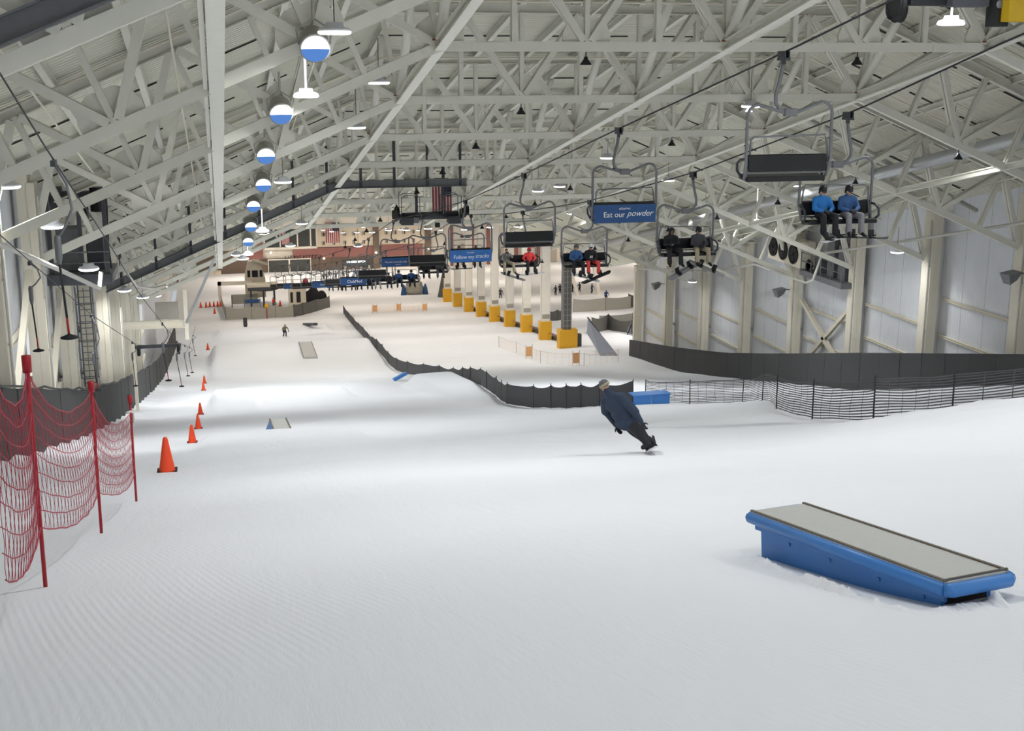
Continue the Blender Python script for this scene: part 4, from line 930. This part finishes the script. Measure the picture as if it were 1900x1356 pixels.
m = MB(); bq, tq = tops[3]; c_ = lerp(bq, tq, .86); m.tube([c_ + V((-.05, -.12, .03)), c_ + V((0, -.02, .02)), c_ + V((.03, .04, -.02)), c_ + V((.03, 0, -.16))], .018, 6); m.build('tie_cord', M['flagwhite'], t, True)

# ------------------------------------------------------------------ wall pads
def wall_pad(pts, label, m_, step, th=.18, cap=True, absz=False):
    """pts: x, y, height above snow"""
    x0, y0 = pts[0][:2]; z0 = ground(x0, y0); t = thing('wall_pad', label, 'wall padding', (x0, y0, z0)); i = 0
    def at(y):
        for a, b in zip(pts, pts[1:]):
            if y <= b[1] + 1e-6: u = (y - a[1]) / (b[1] - a[1]); return lerp(a[0], b[0], u), lerp(a[2], b[2], u)
        return pts[-1][0], pts[-1][2]
    y = y0; rr = random.Random(4)
    while y < pts[-1][1] - .1:
        yb = min(y + step, pts[-1][1]); (xa, ha), (xb, hb) = at(y), at(yb); sg = 1 if xa < 0 else -1
        za, zb = ground(xa + sg * .5, y), ground(xb + sg * .5, yb); m = MB(); g = .015; j = rr.uniform(-.02, .02)
        if absz: ha, hb = ha - za, hb - zb
        ya_, yb_ = y + g, yb - g
        vs = [(xa + j, ya_, za - .4), (xb + j, yb_, zb - .4), (xb + j, yb_, zb + hb), (xa + j, ya_, za + ha)]; vs = [(a - x0, b - y0, c - z0) for a, b, c in vs]; vs += [(a - sg * th, b, c) for a, b, c in vs]
        m.add(vs, [(0, 1, 2, 3), (7, 6, 5, 4), (0, 4, 5, 1), (1, 5, 6, 2), (2, 6, 7, 3), (3, 7, 4, 0)])
        m.build('pad_panel', M[m_], t, bevel=.02); y = yb
    if cap:
        yy = y0; P = []
        while yy <= pts[-1][1]: x, h = at(yy); P.append((x - x0, yy - y0, ground(x + (.5 if x < 0 else -.5), yy) - z0 + h + .03)); yy += 2
        MB().tube(P, .04, 6).build('top_cord', M['black'], t, True)
wall_pad([(40.3, 46, -12.3), (40.0, 55.7, -14.6), (40.0, 72.2, -18.2), (40.0, 85.8, -21.3), (40.0, 95, -23.28), (40.0, 106.3, -25.3), (40.0, 119, -27.28)], 'long charcoal wall pad along the foot of the right wall', 'pad', 2.4, .18, False, True)
wall_pad([(-5.95, 24, 2.2), (-5.9, 60, 2.2), (-5.6, 110, 2.2), (-5.2, 150, 2.4)], 'charcoal ribbed wall pad along the foot of the left wall', 'ribbedpad', 2.4)

# ------------------------------------------------------------------ pillars with yellow pads
PN = ['nearest, with a rung grid up its face', 'second', 'third', 'fourth', 'fifth', 'sixth', 'seventh', 'eighth', 'ninth']
for i in range(9):
    y = 130.6 + i * 9.1; x = 36.65; z0 = ground(x, y) - .2; t = thing('pillar', 'pale pillar with a yellow foot pad, %s along the row' % PN[i] if i else 'grey pillar with rungs up its face and a broad yellow foot pad, nearest one', 'pillar', (x, y, z0), 0, 'pillars with yellow pads'); t['kind'] = 'thing'
    h = (-16.9 if i else -20.4) - z0
    if i == 0:
        MB().box((0, 0, h / 2), (1.0, .7, h)).build('shaft', M['grey'], t); m = MB()
        for k in range(int(h / .6)): m.bar((-.4, -.4, .6 * k + .3), (.4, -.4, .6 * k + .3), .05, .05)
        for s in (-.42, 0, .42): m.bar((s, -.4, 0), (s, -.4, h), .06, .06)
        m.build('rung_grid', M['netgrey'], t); MB().box((.1, -.1, 1.15), (2.05, 1.2, 2.3)).build('foot_pad', M['yellow'], t, bevel=.06)
        MB().box((1.5, .2, .9), (.5, .6, 1.5)).build('black_bin', M['dgrey'], t, bevel=.05)
    else:
        MB().box((0, 0, h / 2), (1.05, .8, h)).build('shaft', M['beige2'], t, bevel=.1); MB().box((0, -.02, 1.2), (1.36, 1.1, 2.4)).build('foot_pad', M['yellow'], t, bevel=.06)
        MB().tube([(-.56, -.3, .3), (-.56, -.3, h - .5)], .04, 6).build('conduit', M['pipe'], t)
        MB().box((0, -.42, 3.0), (.9, .06, .5)).build('junction_box', M['netgrey'], t)
m = MB()
P = [(37.8, y, ground(37.8, y) + .28) for y in range(131, 190, 4)]
t = thing('conveyor', 'dark conveyor strip running along behind the yellow foot pads', 'conveyor', P[0]); p0 = V(P[0])
for a, b in zip(P, P[1:]): m.bar(V(a) - p0, V(b) - p0, .8, .3)
m.build('belt', M['dgrey'], t); m = MB().tube([V(p) - p0 + V((-.8, 0, .5)) for p in P], .05, 6); m.build('hand_rope', M['maroon'], t)

# ------------------------------------------------------------------ surface lift on the left: two cables, platters and a sheave gate
def ca(y): return interp([(10, 2.0), (18.2, -.15), (23.3, -1.68), (32.5, -4.2), (44, -7.6), (79, -16.85), (106, -23), (140, -28)], y)
def cb(y): return interp([(20, -1.0), (32, -4.0), (39.2, -6.1), (52.6, -9.95), (78, -16.65), (106, -22.8), (140, -28)], y)
XA, XB = -2.65, -5.0
m = MB().tube([(XA, y, ca(y)) for y in range(10, 141, 4)], .014, 5); tag(m.build('lift_cable', M['cable'], None, True), 'thin dark surface lift cable, right strand of the pair at left', 'cable')
m = MB().tube([(XB, y, cb(y)) for y in range(20, 141, 4)], .014, 5); tag(m.build('lift_cable', M['cable'], None, True), 'thin dark surface lift cable, left strand beside the left wall', 'cable')
def platter(x, y, zc, drop, ln, label, group, lean=.12, s=1.0):
    t = thing('platter_lift', label, 'platter', (x, y, zc), 0, group)
    m = MB(); m.box((0, 0, -.05), (.08, .3, .1)); m.tube([(0, 0, 0), (0, .12, -.1)], .02, 6); m.build('grip', M['dgrey'], t)
    dx = -.04
    MB().tube([(0, 0, -.05), (.18 * s, .02, -.3 * drop), (.24 * s, .0, -.62 * drop), (.1 * s, 0, -.85 * drop), (dx, 0, -drop)], .022, 8).build('hose', M['galv'], t, True)
    b = V((dx, 0, -drop)); MB().tube([b + V((0, 0, .06)), b, b - V((0, 0, .32)), b - V((0, 0, .45))], [.045, .062, .06, .035], 10).build('spring_case', M['galv'], t, True)
    e = b + V((lean * ln * .3, 0, -ln)); MB().tube([b - V((0, 0, .4)), lerp(b, e, .8)], .021, 8).build('pole', M['black'], t, True); MB().tube([lerp(b, e, .78), e], .02, 8).build('lower_pole', M['redpole'], t, True)
    MB().lathe([(.02, .06), (.05, .04), (.15, .0), (.155, -.02), (.1, -.035)][::-1], 20, e).build('disc', M['rubber'], t, True)
gp = 'platters of the surface lift'
platter(XA, 23.2, ca(23.2), 1.35, 1.75, 'large black platter hanging close at the left, red end on its pole', gp)
platter(XB, 36.5, cb(36.5), .75, 1.75, 'second black platter hanging near the left wall with a red pole end', gp)
platter(XA, 60, ca(60), 1.0, 1.75, 'platter hanging left of the dark sheave gate crossbar', gp, .3)
platter(XA, 77, ca(77), .8, 2.0, 'platter hanging from the right end of the dark sheave gate', gp, .3)
platter(XA, 93, ca(93), .6, 1.7, 'platter in mid row past the sheave gate', gp, .3)
platter(XA, 106, ca(106), .5, 1.7, 'small platter farther down the row past the sheave gate', gp, .3)
platter(XA, 122, ca(122), .4, 1.6, 'smallest far platter on the surface lift', gp, .3)
platter(XB, 52, cb(52), 1.6, 1.5, 'platter hanging in front of the ladder on the left wall', gp)
platter(XB, 74, cb(74), .7, 1.9, 'platter beside the left wall pad above the sheave gate', gp)
t = thing('sheave_gate', 'dark crossbar gate with sheaves for the surface lift at left', 'lift gate', ((XA + XB) / 2, 79.5, ca(79.5) - .1))
MB().bar((-1.5, 0, -.05), (1.35, 0, -.05), .16, .2).build('crossbar', M['dgrey'], t)
for s in (-1.18, 1.18):
    MB().box((s, -.1, -.3), (.2, .5, .5)).build('sheave_housing', M['black'], t, bevel=.03); sheave(t, (s, -.45, -.3), .24, .12)
MB().bar((-1.5, 0, -5.4), (-1.5, 0, .1), .2, .2).build('post', M['steel2'], t)
t = thing('portal_frame', 'cream portal beam and post crossing over the surface lift', 'portal', (-4.6, 92, -18.2)); gz = ground(-2.4, 92) + 18.2
MB().ibeam((-2.6, 0, 0), (2.3, 0, -.05), .3, .55, .04).build('beam', M['steel2'], t); MB().bar((2.2, 0, -1.2), (2.2, 0, 2.4), .26, .26).build('post', M['steel2'], t)
MB().box((.9, .3, .9), (1.6, .3, 1.2)).build('mesh_box', M['netgrey'], t)
m = MB().bar((0, 0, 0), (-1.9, 0, -3.9), .16, .16); o = m.build('silver_strut', M['silver']); o.location = (-.15, 78, -11.55); tag(o, 'bright silver strut slanting down from the end of the box beam', 'strut')
# ladder cage
t = thing('ladder', 'dark caged ladder on the left wall below the machine platform', 'ladder', (-6.25, 62.5, -15.3)); m = MB()
for s in (-.28, .28): m.bar((s, 0, 0), (s, 0, 5.2), .07, .07)
for k in range(16): m.bar((-.28, 0, .3 * k + .2), (.28, 0, .3 * k + .2), .035, .035)
m.build('rungs', M['grey'], t); m = MB()
for k in range(5): m.tube(arc((0, 0), .42, 0, -PI, 8, lambda a, b, z=.9 * k + .5: (a, b, z)), .025, 5)
for a in (.15, .5, .85): m.tube([(.42 * math.cos(-PI * a), .42 * math.sin(-PI * a), .5), (.42 * math.cos(-PI * a), .42 * math.sin(-PI * a), 4.9)], .02, 5)
m.build('cage', M['grey'], t)
# drive platform up on the left wall
t = thing('machine_platform', 'grey machine platform with drives and cabinets high on the left wall', 'machine platform', (-5.55, 56, -8.75))
MB().box((0, 0, 0), (2.6, 3.0, .35)).build('deck', M['grey'], t); MB().bar((-1.3, -1.5, .0), (1.25, -1.5, -.05), .12, .45).build('edge_beam', M['dgrey'], t)
for x in (-1.1, .1, 1.1): MB().bar((x, -1.3, 0), (x, -1.3, 3.3), .16, .16).build('upright', M['dgrey'], t)
MB().box((-.5, 0, 1.1), (.9, 1.0, 1.8)).build('cabinet', M['grey'], t, bevel=.03); MB().box((.55, .2, .9), (.7, .9, 1.4)).build('motor_box', M['dgrey'], t, bevel=.05)
m = MB(); m.tube([(-1.2, -1.4, 1.1), (1.2, -1.4, 1.1)], .03, 6); m.tube([(-1.2, -1.4, .65), (1.2, -1.4, .65)], .025, 6); m.build('guard_rail', M['galv'], t, True)
sheave(t, (.3, -.6, 2.7), .45, .2); MB().tube([(1.0, -1.2, 3.5), (1.2, -1.0, 2.8), (1.15, -1.0, 1.2), (1.2, -.8, .3)], .05, 6).build('cable_loop', M['cable'], t, True); MB().box((.0, .3, 3.3), (2.2, .5, .3)).build('head_beam', M['dgrey'], t, bevel=.05)
MB().tube([(.8, .2, 2.6), (.8, .2, 3.6)], .35, 12).build('drive_drum', M['black'], t)
MB().box((-.9, .2, 3.0), (.5, .6, 1.3)).build('control_box', M['dgrey'], t, bevel=.03)
# water and air pipes
m = MB().tube([(-6.0, 30, -3.1), (-6.0, 38, -5.0), (-5.5, 46, -6.95), (-4.6, 52, -8.75), (-4.5, 52.1, -8.1)], .085, 10); tag(m.build('snowmaking_pipe', M['pipe'], None, True), 'white pipe sloping down along the left wall in front of the platform', 'pipe')
m = MB().tube([(-4.6, 65, -9.5), (-5.0, 70, -10.6), (-4.9, 80, -13.4), (-4.3, 86, -14.6), (-3.4, 86.5, -14.5)], .08, 8); tag(m.build('snowmaking_pipe', M['pipe'], None, True), 'white bent pipe farther along the left wall', 'pipe')
PZ = lambda P: [(x * .983, y * .983, z * .983) for x, y, z in P]
m = MB().tube(PZ([(41.3, 55, -7.4), (41.3, 58.9, -8.3), (41.3, 81, -13.1)]), .09, 8); m.tube(PZ([(41.3, 81, -13.1), (40.8, 81.2, -15.0), (41.2, 83, -15.5), (41.3, 92.3, -15.6), (41.3, 101.7, -17.7), (41.3, 110, -18.8), (41.3, 121, -20.4)]), .09, 8); tag(m.build('snowmaking_pipe', M['pipe'], None, True), 'long white pipe zigzagging along the right wall', 'pipe')
# cooling fans and platform on the right wall
t = thing('fan_unit', 'cooling unit with three round black fans high on the right wall', 'fan unit', (41.6, 87.2, -13.75))
MB().box((.3, 0, 0), (1.2, 5.6, 1.9)).build('casing', M['steel2'], t, bevel=.03)
for dy, dz in ((-1.75, -.05 + .22 * 0), (0, 0), (1.75, .05)):
    q = Matrix.Rotation(-PI/2, 3, 'Y'); MB().lathe([(.62, .0), (.7, 0), (.72, .12), (.66, .14), (.62, .05)], 24, (-.3, dy, dz), q).build('fan_ring', M['black'], t, True)
    m = MB(); m.lathe([(1e-6, .06), (.6, .05)], 24, (-.28, dy, dz), q)
    m.build('fan_grille', M['dgrey'], t); m = MB()
    for k in range(5): a = k * PI * 2 / 5; m.bar((-.36, dy, dz), (-.36, dy + .55 * math.cos(a), dz + .55 * math.sin(a)), .02, .22)
    m.build('fan_blades', M['black'], t)
t = thing('machine_platform', 'steel machine platform with pumps on the right wall by the fans', 'machine platform', (41.9, 81.3, -14.95))
MB().box((.3, 0, 0), (1.7, 6.4, .4)).build('deck', M['grey'], t)
m = MB()
for y in (-3.1, -1.5, 0, 1.5, 3.1): m.tube([(-.5, y, .2), (-.5, y, 1.5)], .035, 6)
for z in (.85, 1.45): m.tube([(-.5, -3.1, z), (-.5, 3.1, z)], .03, 6)
m.build('guard_rail', M['galv'], t, True)
for y, h in ((-1.9, 2.4), (-.3, 3.0), (1.6, 1.4)): MB().box((.5, y, h / 2 + .2), (.9, 1.0, h)).build('tank_cabinet', M['grey'], t, bevel=.05)
m = MB()
for i in range(4): m.lathe([(.3, -.06), (.36, 0), (.3, .06)], 14, (-.35, 2.3 - i * .12, .5 + .22 * (i % 2)), Matrix.Rotation(PI/2, 3, 'Y'))
m.build('hose_coil', M['black'], t, True); MB().tube([(.2, -1, 3.2), (.2, -1, 4.2), (.2, 2, 4.3)], .1, 8).build('riser_pipe', M['pipe'], t, True)
hd = None
for i, (x, y, z, l) in enumerate([(41.2, 87.2, -16.85, 'grey wedge flood lamp on a right wall column below the fans'), (41.2, 59.0, -11.1, 'grey wedge flood lamp at the right edge of the picture'), (41.2, 114.5, -21.0, 'grey wedge flood lamp on the far right wall column')]):
    if hd is None:
        hd = thing('flood_lamp', l, 'flood lamp', (x, y, z)); m = MB(); m.add([(-.5, -.45, .1), (-.5, .45, .1), (.3, .45, .25), (.3, -.45, .25), (-.3, -.3, -.45), (-.3, .3, -.45), (.1, .3, -.2), (.1, -.3, -.2)], [(0, 1, 2, 3), (7, 6, 5, 4), (0, 4, 5, 1), (1, 5, 6, 2), (2, 6, 7, 3), (3, 7, 4, 0)]); m.build('housing', M['galv'], hd); MB().tube([(.2, 0, .1), (.75, 0, .1)], .04, 6).build('bracket', M['galv'], hd)
    else: dup(hd, (x, y, z), l)
t = thing('drum_light', 'small blue glass drum light by the right roof slope', 'lamp', (35.2, 90.5, -12.1)); MB().lathe([(.3, -.4), (.36, 0), (.37, .1)], 16, rot=Matrix.Rotation(2.0, 3, 'X')).build('drum', M['spot'], t, True); MB().lathe([(1e-6, .1), (.35, .08)], 16, rot=Matrix.Rotation(2.0, 3, 'X')).build('blue_glass', M['blueglow'], t)

# ------------------------------------------------------------------ far buildings
YF = 255.0
def fbox(m, x0, x1, z0, z1, d=.3, y=YF): return m.box(((x0 + x1) / 2, y - d / 2 + .15, (z0 + z1) / 2), (x1 - x0, d, z1 - z0))
bw = MB(); fbox(bw, -9, 116, -44, -20, .3, YF + .6); wb = struct(bw.build('wall_back', M['beige2']))
b = thing('lodge_facade', 'far brick and beige building front closing the end of the slope', 'building', (0, YF, -42)); 
def fpart(name, m_, rects, d=.3, sub=None, y=YF):
    m = MB()
    for r in rects: fbox(m, r[0], r[1], r[2] + 42, r[3] + 42, d, y - YF)
    return m.build(name, M[m_], sub or b)
fpart('brick_base', 'brick', [(-8, 30.8, -43, -38.2)], .4)
fpart('upper_wall', 'beige', [(19.5, 30.8, -36.2, -30)], .3); fpart('upper_wall', 'beige', [(31.9, 41.4, -36.2, -30)], .3); fpart('soffit_band', 'beige2', [(-8, 60, -32.3, -28.5)], 1.2)
fpart('maroon_band', 'maroon', [(14.8, 30.8, -38.3, -36.3)], .5); fpart('maroon_band', 'maroon', [(32.3, 40.9, -38.5, -36.1)], .5)
for x0, x1 in ((30.8, 31.95), (41.4, 42.6)): fpart('brick_pier', 'taupe', [(x0, x1, -43, -30)], .8)
fpart('brick_gable', 'brick', [(-8, 8.8, -43, -36.4)], .5); fpart('maroon_gable', 'maroon', [(5.5, 8.9, -38.2, -34.5)], .6)
g = fpart('window', 'glass', [(9.2, 19.2, -36.0, -31.8)], .4)
for x in (9.1, 12.2, 15.6, 18.2, 19.4): fpart('mullion', 'beige2', [(x, x + .28, -36.1, -31.7)], .55, g)
fpart('mullion', 'beige2', [(9.1, 19.6, -36.4, -35.95)], .55, g)
for x0, x1 in ((9.9, 13.8), (14.1, 18.1)):
    g = fpart('shop_window', 'glass', [(x0, x1, -41.6, -38.5)], .55)
    for q in ((x0 - .15, x0, -41.7, -38.3), (x1, x1 + .15, -41.7, -38.3), (x0, x1, -38.5, -38.3)): fpart('window_frame', 'beige2', [q], .65, g)
for r_ in range(2):
    for x in (20.5, 22.6, 24.8, 26.6, 28.6, 33.2, 35.0, 36.8, 38.7): 
        z = -33.6 - 1.75 * r_; g = fpart('window', 'shade', [(x, x + .62, z - .45, z + .3)], .42); fpart('pane', 'glass', [(x + .36, x + .56, z - .4, z + .25)], .46, g)
g = fpart('shop_front', 'glass', [(24.4, 30.4, -41.8, -38.9)], .5); fpart('neon_tube', 'neon', [(25.4, 27.2, -39.55, -39.2)], .65, g); fpart('neon_tube', 'neon', [(27.4, 29.1, -39.55, -39.2)], .65, g)
for k in range(7): fpart('shelf_goods', ['netgrey', 'taupe', 'kiosk', 'maroon'][k % 4], [(24.8 + k * .8, 25.3 + k * .8, -41.7, -40.2 - .2 * (k % 3))], .6, g)
g = fpart('shop_front', 'beige', [(32.2, 41.2, -42, -38.8)], .4)
for k in range(9): fpart('hung_lamp', 'warmglow', [(32.9 + k * .85, 33.2 + k * .85, -39.2 - .12 * (k % 3), -38.95)], .6, g)
for k, x in enumerate((46.5, 50.2, 54.4, 59.5, 65, 71.5, 79, 88)): fpart('maroon_pilaster', 'maroon', [(x, x + 1.4, -43, -30)], .6)
for k, x in enumerate((48.6, 56.6, 62, 68, 75.5, 83.5)): fpart('door_bay', 'shade', [(x, x + 1.3, -42.5, -36.5)], .4)
m = MB(); rr = random.Random(2)
for x0, x1 in ((13.2, 14.6), (15.0, 16.2), (16.8, 20.3)):
    x = x0
    while x < x1: w = rr.uniform(.25, .45); m.box((x, -.45, 4.0), (w * .3, .1, .62)); m.box((x + w * .4, -.45, 4.0 + rr.choice((-.25, 0, .25))), (w * .7, .1, .14)); x += w + .18
m.build('sign_letters', M['padseam'], b)
for i, (x, z) in enumerate(((10.4, -36.9), (7.7, -38.6), (20.8, -38.4), (31.3, -37.6), (42.0, -37.3))):
    m = MB(); m.ball((x, -.9, z + 42), .22, 10, 6); l = m.build('wall_light', M['warmglow'], b, True)
for i, z in enumerate((-41.5,)): fpart('panel_door', 'kiosk', [(-2.4, .6, -43, -40.1)], .7)
m = MB()
for x in (-1.9, -.5):
    for z in (-40.9, -42.0): m.box((x + .5, -.62, z + 42), (1.1, .06, .85))
m.build('door_panels', M['beige'], b)
# control tower with dark windows
t = thing('control_tower', 'white control tower with tapered sides and dark windows by the lower lift station', 'tower', (5.9, 214, -38.3)); m = MB()
m.add([(-1.6, -1.4, 0), (1.7, -1.4, 0), (1.7, 1.4, 0), (-1.6, 1.4, 0), (-1.6, -1.4, 3.2), (1.7, -1.4, 3.2), (1.7, 1.4, 3.2), (-1.6, 1.4, 3.2), (-1.0, -.9, 6.0), (.9, -.9, 6.0), (.9, .9, 6.0), (-1.0, .9, 6.0)], [(3, 2, 1, 0), (0, 1, 5, 4), (1, 2, 6, 5), (2, 3, 7, 6), (3, 0, 4, 7), (4, 5, 9, 8), (5, 6, 10, 9), (6, 7, 11, 10), (7, 4, 8, 11), (8, 9, 10, 11)]); m.build('shell', M['kiosk'], t)
for x, w in ((-.95, .45), (.05, .95), (1.05, .45)): MB().box((x, -1.28, 4.0), (w, .12, 1.1), Matrix.Rotation(-.17, 3, 'X')).build('window', M['jblack'], t)
MB().box((-1.0, -1.42, 2.5), (.6, .08, .6)).build('window', M['jblack'], t)
MB().box((.9, -1.3, 5.9), (2.6, 1.2, .25), Matrix.Rotation(.3, 3, 'Y')).build('roof_edge', M['kiosk'], t)
# lower lift station
t = thing('lift_station', 'lower lift station with a dark loading roof and pale operator hut', 'lift station', (9.0, 206.5, ground(9, 206.5)))
MB().box((-2.4, 0, 3.2), (4.2, 2.6, .5)).build('roof', M['dgrey'], t, bevel=.05); MB().box((-2.2, 0, 3.7), (4.8, 2.2, .5)).build('roof_panel', M['kiosk'], t, bevel=.05)
for x in (-4.0, -2.0, -.3): MB().bar((x, 0, 0), (x, 0, 3.2), .3, .3).build('post', M['dgrey'], t)
MB().lathe([(2.0, -.1), (2.2, 0), (2.0, .1)], 28, (-1.6, 2.6, 2.6)).build('bull_wheel', M['dgrey'], t)
t = thing('operator_hut', 'pale operator hut with two tall dark windows at the lower station', 'hut', (12.3, 205.5, ground(12.3, 205.5)))
MB().box((0, 0, 1.75), (2.7, 2.2, 3.5)).build('hut_wall', M['kiosk'], t, bevel=.04); MB().box((0, 0, 3.55), (2.9, 2.4, .15)).build('roof', M['kiosk'], t)
MB().box((.15, -1.12, 1.75), (.65, .08, 1.75)).build('window', M['black'], t); MB().box((-.95, -1.12, 1.75), (.4, .08, 1.7)).build('window', M['black'], t); MB().box((0, -1.14, .25), (2.4, .06, .08)).build('trim_board', M['beige'], t)
t = thing('parasol', 'small red parasol beside the operator hut', 'parasol', (13.9, 208, ground(13.9, 208))); MB().tube([(0, 0, 0), (0, 0, 4.2)], .05, 6).build('pole', M['white'], t); MB().lathe([(.5, 3.7), (.42, 4.1), (.2, 4.35), (1e-6, 4.45)][::-1], 12).build('canopy', M['umbrella'], t, True)
t = thing('black_tarpaulin', 'black covered heap right of the operator hut', 'tarpaulin', (15.0, 207.2, ground(15.0, 207.2))); m = Fig(); m.ball((0, 0, 1.2), (1.1, .8, 1.7)); m.ball((1.4, .2, .9), (.9, .7, 1.4)); m.ball((-.9, .1, 1.0), (.7, .7, 1.3)); m.ball((.2, 0, 2.6), (.5, .5, .5)); m.remesh('cover', M['jblack'], t, .12)
t = thing('arch_frame', 'cream square arch standing left of the lower lift station', 'arch', (2.2, 212, ground(2.2, 212))); MB().box((-2.1, 0, 1.9), (.55, .5, 4.0)).build('post', M['beige2'], t); MB().box((.4, 0, 3.6), (5.6, .5, .6)).build('beam', M['beige2'], t); MB().box((3.0, 0, 1.9), (.45, .5, 3.6)).build('post', M['beige2'], t)
t = thing('banner_block', 'grey mesh screen at the left of the lower station', 'screen', (4.0, 209, ground(4, 209))); MB().box((0, 0, 1.2), (4.2, .15, 1.6)).build('screen', M['netgrey'], t); MB().box((-2.05, -.5, .9), (.15, 1.2, 2.0)).build('side_screen', M['netdark'], t)
t = thing('yellow_beacon', 'yellow round marker on a red stem at the station fence', 'marker', (6.7, 187.6, ground(6.7, 187.6))); MB().ball((0, 0, 1.95), .32, 12, 8).build('globe', M['yellow'], t, True); MB().tube([(0, 0, 0), (0, 0, 1.7)], .07, 8).build('stem', M['redpole'], t)
t = thing('lift_chair_parked', 'dark parked lift chair with a blue panel inside the station fence', 'chair', (5.0, 200, ground(5, 200))); MB().box((0, 0, 1.7), (2.3, .12, .55)).build('backrest', M['signblue'], t); MB().box((0, .3, .35), (2.4, .6, .35)).build('seat', M['chairseat'], t); MB().tube([(-1.25, .1, .4), (-1.25, 0, 2.0), (-1.1, 0, 2.2), (1.1, 0, 2.2), (1.25, 0, 2.0), (1.25, .1, .4)], .06, 6).build('frame', M['galv'], t, True)
# snow-covered heap, christmas-tree shaped cover and blue bags by the far pillars
t = thing('parked_groomer', 'grey machine under a cover between blue bollards on the far snow', 'machine', (33.2, 217, ground(33.2, 217))); m = Fig(); m.ball((0, 0, .9), (1.9, 1.2, 1.1)); m.ball((-.6, 0, 1.9), (.8, .7, .7)); m.ball((.9, 0, 1.8), (.6, .6, .6)); m.remesh('cover', M['netgrey'], t, .12)
for s in (-1, 1): MB().lathe([(.55, 0), (.35, 1.2), (.1, 1.9)][::-1], 10, (s * 1.9, -.6, 0)).build('bollard', M['jdenim'], t, True)
t = thing('covered_tree', 'dark grey cone-shaped cover beside the farthest yellow pad', 'cover', (37.3, 211, ground(37.3, 211))); MB().lathe([(1.0, 0), (.8, .9), (.45, 2.6), (.2, 3.8), (.05, 4.4)][::-1], 14).build('cover', M['netdark'], t, True)
# silver boards leaning in the beginner area
for lab, p, q, w in (('long silver blue board leaning left beyond the end of the wall pad', (39.0, 119.5), (37.3, 124.5), 2.6), ('silver blue board leaning right behind the first right wall column', (46.75, 140.0), (48.1, 140.3), 2.3)):
    t = thing('feather_board', lab, 'board', (p[0], p[1], ground(*p))); zq = 3.0; dv = V((q[0] - p[0], q[1] - p[1], zq)); sgn = -1 if dv.x < 0 else 1
    n = V((sgn * -.72 if w > 2.5 else .9, .25, -.12)) * (w * .7 if w > 2.5 else w * .5); m = MB(); vs = [V((0, 0, .05)), dv, dv + n * .25 - V((0, 0, .5)), lerp(V((0, 0, 0)), dv, .12) + n]
    if w > 2.5: vs = [V((0, 0, .05)), dv, dv + V((-.12, 0, -1.6)), V((-1.75, .3, .0))]
    else: vs = [V((.0, 0, .35)), dv, dv + V((.15, .1, -1.2)), V((.8, .1, -.1))]
    m.add(vs + [v + V((0, .06, 0)) for v in vs], [(0, 1, 2, 3), (7, 6, 5, 4), (0, 4, 5, 1), (1, 5, 6, 2), (2, 6, 7, 3), (3, 7, 4, 0)]); m.build('panel', M['featherg'], t)
    MB().tube([(0, 0, -.2), dv * 1.02], .07, 6).build('spine', M['black'], t, True)
t = thing('white_slope_frame', 'white leaning posts at the far beginner lift', 'frame', (58.5, 205, ground(58.5, 205)))
for x0, x1 in ((1.0, -1.4), (4.8, 3.2)): MB().bar((x0, 0, 0), (x1, 0, 8.0), .5, .5).build('post', M['beige2'], t)

# ------------------------------------------------------------------ people far down the slope
fp = [(7.7, 157.5, 'skier in olive jacket crouching on the far left of the run', .7, 'jolive', 'pdark', .3, None),
      (57.1, 179.0, 'walker in blue jacket leaning over a child in the beginner area', .5, 'jdenim', 'pdark', -.5, None), (58.0, 178.6, 'small child in dark clothes beside the blue walker in the beginner area', .2, 'jnavy', 'pblack', 0, .55),
      (60.8, 193.0, 'person in blue standing behind the low grey fence of the beginner area', 0, 'jdenim', 'pdark', 0, None), (46.0, 205, 'person in dark clothes standing far behind the second pillar', 0, 'jgrey', 'pdark', 0, None),
      (8.0, 197.5, 'person in grey crouching inside the station fence', .9, 'jgrey', 'pgrey', 2, None), (8.4, 205, 'person in red standing under the station roof', 0, 'jred', 'pblack', 1, None),
      (23.6, 236, 'skier in dark red on the far flat', .3, 'jgrey', 'pred', 0, None), (26.2, 233, 'walker in pale top on the far flat', .1, 'beige2', 'pred', .6, None)]
for x, y, l, bd, jk, tr, rz, sc in fp:
    o = person(l, (x, y, ground(x, y)), stand(bd, .12, .17), jk, tr, rz, 'beanie', 'beanie', vox=.05, goggles=False)
    if sc: o.scale = (sc, sc, sc)
rr = random.Random(11)
for i in range(16):
    x = 19.5 + i * .75 + rr.uniform(-.3, .3); y = 238 + rr.uniform(-3, 6); 
    person('person in dark ski clothes among the crowd at the far end', (x, y, ground(x, y)), stand(rr.uniform(0, .4), rr.uniform(.05, .2), rr.uniform(.1, .22)), ['jblack', 'jnavy', 'jgrey', 'jdenim', 'beige2'][i % 5], ['pblack', 'pdark', 'pgrey'][i % 3], rr.uniform(-3, 3), 'helmet', 'helmet', vox=.06, goggles=False, group='crowd at the far end')
for i in range(6):
    x = 56 + i * 1.3; y = 208 + rr.uniform(-2, 2)
    person('person in dark ski clothes queuing at the beginner lift', (x, y, ground(x, y)), stand(rr.uniform(0, .3), .1, .15), ['jblack', 'jgrey', 'jnavy'][i % 3], 'pblack', rr.uniform(-2, 2), 'helmet', 'helmet', vox=.06, goggles=False, group='queue at the beginner lift')
